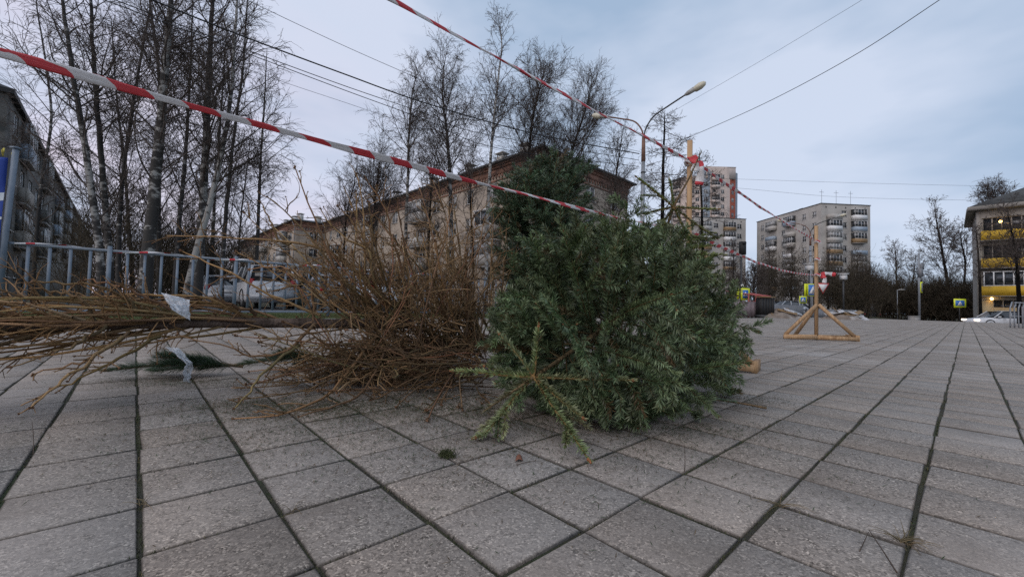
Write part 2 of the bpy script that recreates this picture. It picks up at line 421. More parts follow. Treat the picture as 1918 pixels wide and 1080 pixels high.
def tape_material():
    m, n, l, b = nodes_of('red_white_tape')
    at_ = n.new('ShaderNodeAttribute'); at_.attribute_name = 'tint'   # red channel = stripe phase along the tape
    sp = n.new('ShaderNodeSeparateColor'); l.new(at_.outputs['Color'], sp.inputs[0])
    fr = n.new('ShaderNodeMath'); fr.operation = 'FRACT'; l.new(sp.outputs[0], fr.inputs[0])
    gt = n.new('ShaderNodeMath'); gt.operation = 'GREATER_THAN'; gt.inputs[1].default_value = 0.5; l.new(fr.outputs[0], gt.inputs[0])
    mx = n.new('ShaderNodeMix'); mx.data_type = 'RGBA'
    l.new(gt.outputs[0], mx.inputs['Factor']); mx.inputs[6].default_value = (0.52, 0.035, 0.045, 1); mx.inputs[7].default_value = (0.62, 0.6, 0.6, 1)
    l.new(mx.outputs[2], b.inputs['Base Color'])
    b.inputs['Roughness'].default_value = 0.38
    b.inputs['Subsurface Weight'].default_value = 0.0
    no = n.new('ShaderNodeTexNoise'); no.inputs['Scale'].default_value = 60
    bp = n.new('ShaderNodeBump'); bp.inputs['Strength'].default_value = 0.35; bp.inputs['Distance'].default_value = 0.01
    l.new(no.outputs[0], bp.inputs['Height']); l.new(bp.outputs[0], b.inputs['Normal'])
    return m
M['tape'] = tape_material()

def film_material():
    m, n, l, b = nodes_of('clear_plastic_film')
    tr = n.new('ShaderNodeBsdfTransparent'); tr.inputs[0].default_value = (0.93, 0.95, 0.97, 1)
    df = n.new('ShaderNodeBsdfDiffuse'); df.inputs[0].default_value = (0.75, 0.78, 0.82, 1)
    gl = n.new('ShaderNodeBsdfGlossy'); gl.inputs['Roughness'].default_value = 0.35; gl.inputs[0].default_value = (0.9, 0.92, 0.95, 1)
    no = n.new('ShaderNodeTexNoise'); no.inputs['Scale'].default_value = 34; no.inputs['Detail'].default_value = 5
    cr = n.new('ShaderNodeMapRange'); cr.inputs[1].default_value = 0.42; cr.inputs[2].default_value = 0.64; cr.inputs[3].default_value = 0.12; cr.inputs[4].default_value = 0.6
    l.new(no.outputs[0], cr.inputs[0])
    m1 = n.new('ShaderNodeMixShader'); l.new(cr.outputs[0], m1.inputs[0]); l.new(tr.outputs[0], m1.inputs[1]); l.new(df.outputs[0], m1.inputs[2])
    m2 = n.new('ShaderNodeMixShader'); m2.inputs[0].default_value = 0.06; l.new(m1.outputs[0], m2.inputs[1]); l.new(gl.outputs[0], m2.inputs[2])
    l.new(m2.outputs[0], n['Material Output'].inputs[0])
    return m
M['film'] = film_material()

# ------------------------------------------------------------------ growth helpers (vectorised)
def grow(P, D, L, k, wig, grav, rng):
    P = np.array(P, float); D = norm(np.array(D, float)); L = np.asarray(L, float)
    out = [P.copy()]
    for i in range(k):
        D = norm(D + rng.normal(0, wig, D.shape) + A([0, 0, 1.0]) * (grav if np.isscalar(grav) else grav[i]))
        P = P + D * (L / k)[:, None]
        out.append(P.copy())
    return np.stack(out, 1)
def sample(poly, idx, t):
    m = poly.shape[1] - 1
    f = np.clip(t, 0, 0.9999) * m; i = f.astype(int); w = (f - i)[:, None]
    a, b = poly[idx, i], poly[idx, i + 1]
    return a + (b - a) * w, norm(b - a)
def offshoots(poly, L, per_m, tmin, tmax, a0, a1, rng, normal=None, minimum=1):
    cnt = np.maximum(minimum, rng.poisson(np.maximum(L * per_m, 0.01)))
    idx = np.repeat(np.arange(len(L)), cnt)
    t = rng.uniform(tmin, tmax, len(idx))
    P, T = sample(poly, idx, t)
    ang = rng.uniform(a0, a1, len(idx))[:, None]
    if normal is None:
        s = norm(np.cross(T, rng.normal(0, 1, T.shape)))
    else:
        nn = normal[idx]
        s = norm(np.cross(T, nn)) * rng.choice([-1, 1], len(idx))[:, None]
        s = norm(s + nn * rng.normal(0, 0.28, (len(idx), 1)))
    D = norm(np.cos(ang) * T + np.sin(ang) * s)
    return idx, t, P, D
def poly_segs(mb, poly, r0, r1, n=3, mat=0, c0=None, c1=None):
    N, m = poly.shape[0], poly.shape[1] - 1
    r0 = np.broadcast_to(r0, (N,)); r1 = np.broadcast_to(r1, (N,))
    f = np.linspace(0, 1, m + 1)
    R = r0[:, None] * (1 - f) + r1[:, None] * f
    col = None
    if c0 is not None:
        fm = (f[:-1] + f[1:])[None, :, None] / 2
        col = (np.asarray(c0)[:, None] * (1 - fm) + np.asarray(c1)[:, None] * fm).reshape(-1, 3)
    mb.segs(poly[:, :-1], poly[:, 1:], R[:, :-1].ravel(), R[:, 1:].ravel(), n, mat, col)
def smooth_path(pts, n=24):
    p = np.asarray(pts, float); m = len(p)
    q = np.concatenate([2 * p[:1] - p[1:2], p, 2 * p[-1:] - p[-2:-1]])
    out = []
    for x in np.linspace(0, m - 1, n):
        i = min(int(x), m - 2); t = x - i
        a, b, c, d = q[i], q[i + 1], q[i + 2], q[i + 3]
        out.append(0.5 * (2 * b + (c - a) * t + (2 * a - 5 * b + 4 * c - d) * t * t + (3 * b - a - 3 * c + d) * t ** 3))
    return A(out)

# ================================================================== SETTING
def ground_z(x, y):
    x, y = np.asarray(x, float), np.asarray(y, float)
    t = (x - ORI[0]) * DU[0] + (y - ORI[1]) * DU[1]
    s = (x - ORI[0]) * DV[0] + (y - ORI[1]) * DV[1]
    k = np.clip((t - 41.6) / 4, 0, 1); k = k * k * (3 - 2 * k)
    j = np.clip((s + 9) / 8, 0, 1)
    return -0.06 - 0.66 * k * j
def make_ground():
    ax = np.concatenate([np.linspace(-900, -120, 14), np.linspace(-110, 110, 89), np.linspace(120, 900, 14)])
    ay = np.concatenate([np.linspace(-300, -20, 8), np.linspace(-15, 120, 90), np.linspace(130, 1600, 16)])
    X, Y = np.meshgrid(ax, ay)
    Z = ground_z(X, Y)
    nx = len(ax)
    i = np.arange(len(ay) - 1)[:, None] * nx; j = np.arange(nx - 1)[None]
    q = np.stack([i + j, i + j + 1, i + nx + j + 1, i + nx + j], -1).reshape(-1, 4)
    mb = MB(); mb.add(np.stack([X, Y, Z], -1).reshape(-1, 3), q)
    tag(mb.build('ground', M['earth'], smooth=True), kind='structure')
make_ground()

PLAZA_T1 = 41.8
def plaza_s0(t): return -7.2 if t < 11 else -5.6
def make_plaza():
    rng = np.random.default_rng(5)
    i0, i1 = int(-7 / TS), int(PLAZA_T1 / TS)
    j0, j1 = int(-7.2 / TS), int(27 / TS)
    I, J = np.meshgrid(np.arange(i0, i1), np.arange(j0, j1), indexing='ij')
    I, J = I.ravel(), J.ravel()
    ct, cs = (I + .5) * TS, (J + .5) * TS
    P = ORI + ct[:, None] * DU + cs[:, None] * DV
    keep = (P[:, 1] > -1.2) & (np.abs(P[:, 0]) < P[:, 1] * 1.5 + 3.0) & (cs > np.where(ct < 11, -7.2, -5.6))
    P, I, J = P[keep], I[keep], J[keep]; N = len(P)
    h = TS / 2
    gu, gv = 0.0034, 0.0030                                # half joints: wide across the rows, tight along them
    hu = h - gu + rng.normal(0, 0.0009, N); hv = h - gv + rng.normal(0, 0.0007, N)
    off_u, off_v = rng.normal(0, 0.0015, N), rng.normal(0, 0.0013, N)
    z = rng.normal(0, 0.0007, N); tu, tv = rng.normal(0, 0.003, N), rng.normal(0, 0.003, N)
    rot = rng.normal(0, 0.006, N)
    def ring(inset, dz, jit):
        out = []
        for a, b in ((-1, -1), (1, -1), (1, 1), (-1, 1)):
            uu = a * (hu - inset) + rng.normal(0, jit, N); vv = b * (hv - inset) + rng.normal(0, jit, N)
            u2 = uu - rot * vv + off_u; v2 = vv + rot * uu + off_v
            xy = P + u2[:, None] * DU + v2[:, None] * DV
            zz = z + tu * uu * .25 + tv * vv * .25 + dz
            out.append(np.concatenate([xy, zz[:, None]], 1))
        return np.stack(out, 1)
    V = np.concatenate([ring(0.0045, 0, 0.0009), ring(0.0010, -0.0026, 0.0006), ring(0.0, -0.012, 0.0004)], 1)
    b = np.arange(N)[:, None] * 12
    # grid order is left-handed seen from above: wind so that tops face up
    q = [np.stack([b[:, 0] + 3, b[:, 0] + 2, b[:, 0] + 1, b[:, 0]], -1)]
    for r in (0, 4):
        for k in range(4):
            k2 = (k + 1) % 4
            q.append(np.stack([b[:, 0] + r + k, b[:, 0] + r + k2, b[:, 0] + r + 4 + k2, b[:, 0] + r + 4 + k], -1))
    br = np.clip(rng.normal(1, 0.042, N), .85, 1.15)
    warm = rng.normal(0, 0.015, N)
    col = np.stack([br * (1 + warm), br, br * (1 - warm)], 1)
    edge_tone = np.r_[np.ones(4), np.full(4, .42), np.full(4, .3)]          # chamfered edges tinted darker so the joints show
    mb = MB(); mb.add(V.reshape(-1, 3), np.concatenate(q), col=(col[:, None] * edge_tone[None, :, None]).reshape(-1, 3))
    tag(mb.build('plaza_paving', M['paving']), kind='structure')
    m2 = MB()
    bt = [(-8, -7.25), (11, -7.25), (11, -5.65), (PLAZA_T1 + .03, -5.65), (PLAZA_T1 + .03, 27), (-8, 27)]
    for (ta, tb, sa, sb) in ((-8, 11, -7.25, 27), (11, PLAZA_T1 + .03, -5.65, 27)):
        a = [grid(ta, sa, -.0055), grid(tb, sa, -.0055), grid(tb, sb, -.0055), grid(ta, sb, -.0055)]
        m2.add(a, [[3, 2, 1, 0]])
    tag(m2.build('plaza_joint_bed', M['joint']), kind='structure')
    # kerb round the far and fence-side edges
    m3 = MB()
    for (a, b2) in (((-8, -7.33), (11, -7.33)), ((11.08, -7.33), (11.08, -5.7)), ((11.16, -5.73), (PLAZA_T1 + .1, -5.73)), ((PLAZA_T1 + .12, -5.6), (PLAZA_T1 + .12, 27))):
        m3.bar(grid(*a, -.09), grid(*b2, -.09), .14, .2)
    tag(m3.build('plaza_kerb', M['kerb']), kind='structure')
make_plaza()

def make_moss():
    # moss and dead grass blades growing in the joints near the camera
    rng = np.random.default_rng(9)
    mb = MB()
    def blades(P, Ln, lean, col):
        N = len(P)
        a = rng.uniform(0, 2 * math.pi, N)
        d = np.stack([np.cos(a) * lean, np.sin(a) * lean, np.ones(N)], 1); d = norm(d) * Ln[:, None]
        sd = np.stack([-np.sin(a), np.cos(a), np.zeros(N)], 1) * 0.0007
        mid = P + d * .55 + A([0, 0, 1]) * (Ln * .08)[:, None]
        V = np.stack([P - sd, P + sd, mid + sd * .8, mid - sd * .8, P + d], 1)
        b = np.arange(N) * 5
        mb.add(V.reshape(-1, 3), np.stack([b, b + 1, b + 2, b + 3], 1), np.stack([b + 3, b + 2, b + 4], 1), col=np.repeat(col, 5, 0))
    n = 60000
    iv = rng.integers(-9, 14, n); t = iv * TS + rng.normal(0, .0028, n); s = rng.uniform(-4, 2.4, n)
    on_u = rng.random(n) < 0.42
    t = np.where(on_u, rng.uniform(-2, 3, n), t); s = np.where(on_u, rng.integers(-8, 12, n) * TS + rng.normal(0, .002, n), s)
    # patchiness
    pat = np.sin(t * 7.3 + np.sin(s * 5.1) * 2) * np.sin(s * 6.1 + 1.7 * np.sin(t * 3.3)) + .4 * np.sin(s * 23 + t * 17)
    k = (pat > -.25) | (rng.random(n) < .15)
    t, s, pat = t[k], s[k], pat[k]
    xy = ORI + t[:, None] * DU + s[:, None] * DV
    P = np.concatenate([xy, np.full((len(xy), 1), -.006)], 1)
    k = (P[:, 1] > .35) & (P[:, 1] < 3.2)
    P, pat = P[k], pat[k]; n = len(P)
    Ln = rng.uniform(.004, .0095, n) * np.clip(.75 + .35 * pat, .5, 1.4)
    dry = (rng.random(n) < .12)[:, None]
    col = np.where(dry, A([[2.6, 2.0, 2.2]]), A([[1.0, 1.0, 1.0]])) * rng.uniform(.6, 1.15, (n, 1))
    blades(P, Ln, 0.7, col)
    o = mb.build('moss', M['moss'])
    tag(o, 'green moss and short dead grass growing in the paving joints', 'moss', kind='stuff')
    # two or three dry grass wisps lying over joints
    for (px, py, nb, ln, lb) in ((268, 944, 9, .05, 'pale dry grass wisp at the tile crossing on the lower left of the paving'),
                                 (548, 957, 7, .045, 'pale dry grass wisp on the joint near the bottom of the paving'),
                                 (1462, 948, 10, .07, 'flattened green grass wisp on the joint in front of the wooden barrier'),
                                 (1692, 1016, 30, .055, 'small rusty grass tuft in the joint at the lower right')):
        p = on(px, py); m2 = MB()
        for _ in range(nb):
            a = rng.uniform(0, 6.28); L = ln * rng.uniform(.5, 1.1)
            pts = [p + A([rng.normal(0, .005), rng.normal(0, .005), 0])]
            d = A([math.cos(a), math.sin(a), rng.uniform(.25, .9)])
            for k_ in range(4):
                pts.append(pts[-1] + norm(d) * L / 4); d = d + A([0, 0, -.28])
            pts = A(pts); pts[:, 2] = np.maximum(pts[:, 2], .0015)
            m2.tube(pts, np.linspace(.0007, .0003, 5), 4, col=A([3.4, 2.3, 3.0]) * rng.uniform(.5, 1.0))
        o = m2.build('grass_wisp', M['moss'], loc=p)
        tag(o, lb, 'grass wisp', group='dry grass wisps on the paving')
make_moss()

def make_lawn():
    rng = np.random.default_rng(21)
    m = MB()
    for k in range(38):
        t0, t1 = -8 + k * .5, -8 + (k + 1) * .5
        m.add([grid(t0, -13, -.035), grid(t1, -13, -.035), grid(t1, -7.42, -.02), grid(t0, -7.42, -.02)], [[3, 2, 1, 0]])
    tag(m.build('lawn', M['grass']), kind='structure')
    n = 42000
    t, s = rng.uniform(-3.0, 10, n), rng.uniform(-11.2, -7.45, n)
    xy = ORI + t[:, None] * DU + s[:, None] * DV
    P = np.concatenate([xy, np.full((n, 1), -.03)], 1)
    a = rng.uniform(0, 6.28, n); L = rng.uniform(.025, .075, n)
    d = norm(np.stack([np.cos(a) * .8, np.sin(a) * .8, np.ones(n)], 1)) * L[:, None]
    sd = np.stack([-np.sin(a), np.cos(a), np.zeros(n)], 1) * .0028
    V = np.stack([P - sd, P + sd, P + d], 1); b = np.arange(n) * 3
    mb = MB(); mb.add(V.reshape(-1, 3), None, np.stack([b, b + 1, b + 2], 1), col=np.repeat(rng.uniform(.6, 1.3, (n, 1)) * A([[1, 1, 1]]), 3, 0))
    tag(mb.build('grass', M['grass']), 'short winter grass on the strip along the blue grey fence', 'grass', kind='stuff')
make_lawn()

def make_roads():
    m = MB()
    # street beyond the plaza (lower), and the parking lane behind the fence
    def strip(ta, tb, sa, sb, dz, n=20):
        for k in range(n):
            s0, s1 = sa + (sb - sa) * k / n, sa + (sb - sa) * (k + 1) / n
            c = [grid(ta, s0), grid(tb, s0), grid(tb, s1), grid(ta, s1)]
            for p in c: p[2] = float(ground_z(p[0], p[1])) + dz
            m.add(c, [[3, 2, 1, 0]])
    strip(46.0, 60, -8, 60, .012)
    tag(m.build('road', M['asphalt']), kind='structure')
    m = MB()
    for k in range(40):
        t0, t1 = -14 + k * 2, -12 + k * 2
        c = [grid(t0, -22, -.045), grid(t1, -22, -.045), grid(t1, -12.6, -.04), grid(t0, -12.6, -.04)]
        m.add(c, [[3, 2, 1, 0]])
    tag(m.build('parking_lane', M['asphalt']), kind='structure')
make_roads()

# ================================================================== BUILDINGS
def wall_panel(mb, o, ux, nrm, L, z0, z1, holes, reveal=.14, mat_=0, rmat=None):
    """wall with real openings; o = lower corner (x, y), ux along the wall, nrm outward"""
    o, ux, nrm = A(o, float), A(ux, float), A(nrm, float)
    xs = sorted({0.0, L} | {h[0] for h in holes} | {h[1] for h in holes})
    zs = sorted({z0, z1} | {h[2] for h in holes} | {h[3] for h in holes})
    P = lambda x, z, d=0: A([o[0] + ux[0] * x - nrm[0] * d, o[1] + ux[1] * x - nrm[1] * d, z])
    flip = (ux[0] * nrm[1] - ux[1] * nrm[0]) > 0
    for a, b in zip(xs[:-1], xs[1:]):
        for c, d in zip(zs[:-1], zs[1:]):
            mx, mz = (a + b) / 2, (c + d) / 2
            if any(h[0] < mx < h[1] and h[2] < mz < h[3] for h in holes): continue
            mb.add([P(a, c), P(b, c), P(b, d), P(a, d)], [[0, 3, 2, 1]] if flip else [[0, 1, 2, 3]], mat=mat_)
    for (a, b, c, d) in holes:
        for p, q in (((a, c), (b, c)), ((b, c), (b, d)), ((b, d), (a, d)), ((a, d), (a, c))):
            mb.add([P(*p), P(*q), P(*q, reveal), P(*p, reveal)], [[0, 1, 2, 3]], mat=mat_ if rmat is None else rmat)

_win = {}
def window_mesh(w, h, kind, pane):
    key = (round(w, 2), round(h, 2), kind, pane)
    if key in _win: return _win[key]
    f = MB(); t = .07
    f.box((w / 2, 0, t / 2), (w, .06, t)); f.box((w / 2, 0, h - t / 2), (w, .06, t))
    f.box((t / 2, 0, h / 2), (t, .058, h - 2 * t)); f.box((w - t / 2, 0, h / 2), (t, .058, h - 2 * t))
    n = 2 if kind == 'two' else (3 if kind == 'three' else 1)
    for k in range(1, n): f.box((w * k / n, 0, h / 2), (.08, .056, h - 2 * t))
    fo = f.build('window', M['frame'])
    s = MB(); s.box((w / 2, -.1, -.02), (w + .1, .22, .035))
    so = s.build('sill', M['white'], fo)
    p = MB(); p.box((w / 2, .012, h / 2), (w - .1, .012, h - .1))
    p.build('pane', M[pane], fo)
    C.objects.unlink(fo)
    for ch in fo.children: C.objects.unlink(ch)
    _win[key] = fo
    return fo
def put_window(parent, x, y, z, rz, w, h, kind='two', pane='pane'):
    src = window_mesh(w, h, kind, pane)
    c = copy_tree(src, parent)
    c.location = (x, y, z); c.rotation_euler = (0, 0, rz)
    return c
def balcony(parent, x, y, z, rz, w, h_par, d, parapet, glazing=None, gh=1.35, roof=False, name='balcony'):
    b = MB(); b.box((w / 2, -d / 2, .07), (w, d, .14))
    bo = b.build(name, M['kerb'], parent)
    p = MB()
    p.box((w / 2, -d + .03, .14 + h_par / 2), (w, .06, h_par))
    p.box((.03, -d / 2 + .03, .14 + h_par / 2), (.06, d - .06, h_par)); p.box((w - .03, -d / 2 + .03, .14 + h_par / 2), (.06, d - .06, h_par))
    p.build('parapet', M[parapet], bo)
    if glazing:
        z0 = .14 + h_par
        g = MB(); n = max(3, int(w / .8))
        g.box((w / 2, -d + .045, z0 + gh / 2), (w - .1, .02, gh))
        g.box((.05, -d / 2 + .06, z0 + gh / 2), (.02, d - .1, gh)); g.box((w - .05, -d / 2 + .06, z0 + gh / 2), (.02, d - .1, gh))
        g.build('glazing', M[glazing], bo)
        f = MB()
        for k in range(n + 1): f.box((.04 + (w - .08) * k / n, -d + .03, z0 + gh / 2), (.07, .06, gh - .12))
        f.box((w / 2, -d + .03, z0 + gh - .03), (w, .064, .06)); f.box((w / 2, -d + .03, z0 + .03), (w, .064, .06))
        f.build('frame', M['frame'], bo)
        if roof:
            r = MB(); r.box((w / 2, -d / 2, z0 + gh + .05), (w + .16, d + .12, .09)); r.build('balcony_roof', M['white'], bo)
    bo.location = (x, y, z); bo.rotation_euler = (0, 0, rz)
    return bo

def heading(d): return math.atan2(d[1], d[0])
rB = random.Random(12)

# long near block: corner faces us
PC, DL = A([2.2, 34.0]), A([-0.6873, 0.7264])
def near_block():
    L, dep = 50.0, 13.4
    far = PC + DL * L
    R = random.Random(4)
    B = thing('apartment_block', 'long grey brick apartment block with red cornice behind the heap, its corner facing us', 'building', (far[0], far[1], 0), heading(-DL))
    build_brick(B, L, dep, 4, R, near_end=True, wcols=[2.0 + 3.15 * k for k in range(15)], bal={(13, 1), (13, 2), (9, 1), (9, 2), (9, 3), (5, 1), (5, 2), (5, 3), (1, 1), (1, 2)},
                loggia=[(14, 0)], ends=[2.0, 6.2, 10.2])
def far_block():
    c = A([-36.0, 68.0]); L, dep = 42.0, 13.0
    far = c + DL * L
    R = random.Random(8)
    B = thing('apartment_block', 'far grey brick apartment block stepping forward behind the fence, end wall in view', 'building', (far[0], far[1], 0), heading(-DL))
    build_brick(B, L, dep, 4, R, near_end=True, wcols=[2.2 + 3.3 * k for k in range(12)], bal={(10, 1), (10, 2), (10, 3), (6, 1), (6, 2), (6, 3)}, loggia=[], ends=[2.2, 8.5])

def build_brick(B, L, dep, floors, R, near_end, wcols, bal, loggia, ends, z0=-.06, fh=2.85, base_h=1.0):
    """local x 0..L along the facade (towards the near corner at x=L), facade faces local -y? -> the block lies on local -y side"""
    # B.x axis = -DL (towards viewer's right); left of it (+y) is towards the camera's right-back: block interior
    H = base_h + floors * fh
    holes, wins = [], []
    for k, x in enumerate(wcols):
        for f in range(floors):
            z = z0 + base_h + f * fh + .8
            if (k, f) in bal:
                holes.append((x - .2, x + 1.9, z - .75, z + 1.4)); wins.append((x - .2, z - .75, 2.1, 2.15, 'three', 0))
            else:
                w = 1.45 if (k % 3) else 1.1
                holes.append((x, x + w, z, z + 1.4)); wins.append((x, z, w, 1.4, 'two', 0))
    # tall stairwell strip of glass blocks near the corner
    stair = L - 2.6
    wm = MB()
    eh = []
    for x in ends:
        for f in range(floors):
            z = z0 + base_h + f * fh + .8
            eh.append((x, x + 1.45, z, z + 1.4)); wins.append((x, z, 1.45, 1.4, 'two', 1))
    wall_panel(wm, (0, 0), (1, 0), (0, -1), L, z0, z0 + H, holes)
    wall_panel(wm, (L, 0), (0, 1), (1, 0), dep, z0, z0 + H, eh)
    wall_panel(wm, (0, dep), (1, 0), (0, 1), L, z0, z0 + H, [])
    wall_panel(wm, (0, 0), (0, 1), (-1, 0), dep, z0, z0 + H, [])
    wm.build('wall', M['silicate'], B)
    for (x, z, w, h, kind, side) in wins:
        pn = 'pane_curtain' if R.random() < .35 else 'pane'
        if side == 0: put_window(B, x, .1, z, 0, w, h, kind, pn)
        else: put_window(B, L - .1, x, z, math.pi / 2, w, h, kind, pn)
    for (k, f) in sorted(bal):
        x = wcols[k] - .55; z = z0 + base_h + f * fh - .1
        gl = R.random() < .75
        balcony(B, x, -.002, z, 0, 2.8, .95, 1.0, R.choice(['panel_light', 'grey_wall', 'panel_light']), R.choice(['pane', 'pane_curtain']) if gl else None, 1.35, roof=gl)
    zt = z0 + H
    c = MB()
    for (o, t_, h_) in ((.0, .10, .55), (.55, .24, .22), (.77, .42, .25)):
        c.bar((-t_, -t_ / 2, zt + o + h_ / 2), (L + t_, -t_ / 2, zt + o + h_ / 2), t_, h_)
        c.bar((L + t_ / 2, 0, zt + o + h_ / 2), (L + t_ / 2, dep + t_, zt + o + h_ / 2), t_, h_)
        c.bar((-t_, dep + t_ / 2, zt + o + h_ / 2), (L, dep + t_ / 2, zt + o + h_ / 2), t_, h_)
    c.box((L / 2, dep / 2, zt + .5), (L - .004, dep - .004, 1.0))
    n = int(L / .42)
    for k in range(n): c.box(((k + .5) * L / n, -.05, zt - .16), (.2, .1, .3))
    n = int(dep / .42)
    for k in range(n): c.box((L + .05, (k + .5) * dep / n, zt - .16), (.1, .2, .3))
    c.bar((0, -.03, zt - .5), (L, -.03, zt - .5), .06, .16); c.bar((L + .03, 0, zt - .5), (L + .03, dep, zt - .5), .06, .16)
    c.build('cornice', M['redbrick'], B)
    e, zr, pt = .7, zt + 1.06, 1.5
    r = MB()
    v = [(-e, -e, zr), (L + e, -e, zr), (L + e, dep + e, zr), (-e, dep + e, zr), (dep / 2, dep / 2, zr + pt), (L - dep / 2, dep / 2, zr + pt)]
    r.add(v, [[0, 1, 5, 4], [2, 3, 4, 5]], [[3, 0, 4], [1, 2, 5]])
    r.add([(a, b, zr - .16) for a, b, _ in v[:4]], [[3, 2, 1, 0]])
    for a, b in ((0, 1), (1, 2), (2, 3), (3, 0)):
        r.add([(v[a][0], v[a][1], zr - .16), (v[b][0], v[b][1], zr - .16), v[b], v[a]], [[0, 1, 2, 3]])
    ro = r.build('roof', M['roof'], B)
    for x in (L - 3.6, L - 6.9, L - 12, L - 19, L - 28):
        if x < 3: break
        ch = MB()
        ch.box((x, 1.7, zr + .75), (.85, .7, 1.3)); ch.box((x, 1.7, zr + 1.72), (1.15, 1.0, .07))
        for a in (-.36, .36):
            for b2 in (-.28, .28): ch.box((x + a, 1.7 + b2, zr + 1.545), (.08, .08, .28))
        ch.box((x, 1.7, zr + 1.83), (1.0, .85, .15), taper=.35)
        ch.build('chimney', M['panel_light'], ro)
    for y in (4.2, 9.0):
        ch = MB(); ch.box((L - 2.4, y, zr + .85), (.75, .9, 1.2)); ch.box((L - 2.4, y, zr + 1.49), (1.0, 1.15, .07)); ch.build('chimney', M['panel_light'], ro)
    # steel wall ladder of grille slats near the corner
    g = MB()
    x0 = L - 4.1
    g.box((x0 + .5, -.03, zt - 2.9), (1.1, .06, 3.4), mat=0)
    for k in range(8): g.box((x0 + .5, -.1, zt - 4.4 + k * .42), (1.0, .08, .07), mat=1)
    g.build('stair_grille', [M['black'], M['grey_wall']], B)
    for x in (.25, L - .25):
        dp = MB(); dp.tube([(x, -.1, z0), (x, -.1, zt - .1), (x, -.55, zt + .85)], .06, 8); dp.build('downpipe', M['steel'], B)
    if near_end:
        a = MB(); a.tube([(L * .55, dep / 2, zr + 1.4), (L * .55, dep / 2, zr + 4.2)], .03, 5)
        for k in range(3): a.bar((L * .55 - .5, dep / 2, zr + 3.2 + k * .4), (L * .55 + .5, dep / 2, zr + 3.2 + k * .4), .03, .03)
        a.build('aerial', M['dark_metal'], ro)
near_block()
far_block()

def dark_left_block():
    p0, L, dep = A([-27.9, 22.3]), 96.0, 12.0
    d = A([-0.6873, 0.7264])
    far = p0 + d * L
    R = random.Random(3)
    B = thing('apartment_block', 'dark apartment block with balconies at the left edge behind the birches', 'building', (p0[0], p0[1], 0), heading(d))
    fh, floors, z0, bh = 2.75, 4, -.06, .5
    H = bh + fh * floors
    holes, wins = [], []
    cols = [3.4 + 3.2 * k for k in range(25)]
    for k, x in enumerate(cols):
        for f in range(floors):
            z = z0 + bh + f * fh + .8
            holes.append((x - 1.4, x + .1, z, z + 1.45)); wins.append((x - 1.4, z))
    wm = MB()
    # seen from the plaza this facade is the one on the local -y side
    wall_panel(wm, (0, 0), (1, 0), (0, -1), L, z0, z0 + H, holes)
    wall_panel(wm, (L, 0), (0, 1), (1, 0), dep, z0, z0 + H, [])
    wall_panel(wm, (0, dep), (1, 0), (0, 1), L, z0, z0 + H, [])
    wall_panel(wm, (0, 0), (0, 1), (-1, 0), dep, z0, z0 + H, [])
    wm.build('wall', M['panel_dark'], B)
    for (x, z) in wins: put_window(B, x, .1, z, 0, 1.5, 1.45, 'two', 'pane')
    for k in range(1, 17, 3):
        for f in range(1, 4):
            balcony(B, cols[k] - 2.1, -.002, z0 + bh + f * fh - .1, 0, 3.0, .95, .4, R.choice(['panel_dark', 'grey_wall', 'panel_dark', 'blue_panel']), R.choice(['pane', None, 'pane_curtain']), 1.35)
    for k in range(2, 17, 6):
        en = MB(); en.box((cols[k], -1.0, z0 + 2.6), (3.0, 2.0, .18)); en.box((cols[k] - 1.4, -1.0, z0 + 1.25), (.2, 1.96, 2.5)); en.box((cols[k] + 1.4, -1.0, z0 + 1.25), (.2, 1.96, 2.5))
        en.build('entrance_porch', M['grey_wall'], B)
    r = MB(); e, zr = .25, z0 + H + .02
    v = [(-e, -e, zr), (L + e, -e, zr), (L + e, dep + e, zr), (-e, dep + e, zr), (3, dep / 2, zr + 2.4), (L - 3, dep / 2, zr + 2.4)]
    r.add(v, [[0, 1, 5, 4], [2, 3, 4, 5]], [[3, 0, 4], [1, 2, 5]])
    r.add([(a, b, zr - .25) for a, b, _ in v[:4]], [[3, 2, 1, 0]])
    for a, b in ((0, 1), (1, 2), (2, 3), (3, 0)):
        r.add([(v[a][0], v[a][1], zr - .25), (v[b][0], v[b][1], zr - .25), v[b], v[a]], [[0, 1, 2, 3]])
    r.build('roof', M['black'], B)
dark_left_block()

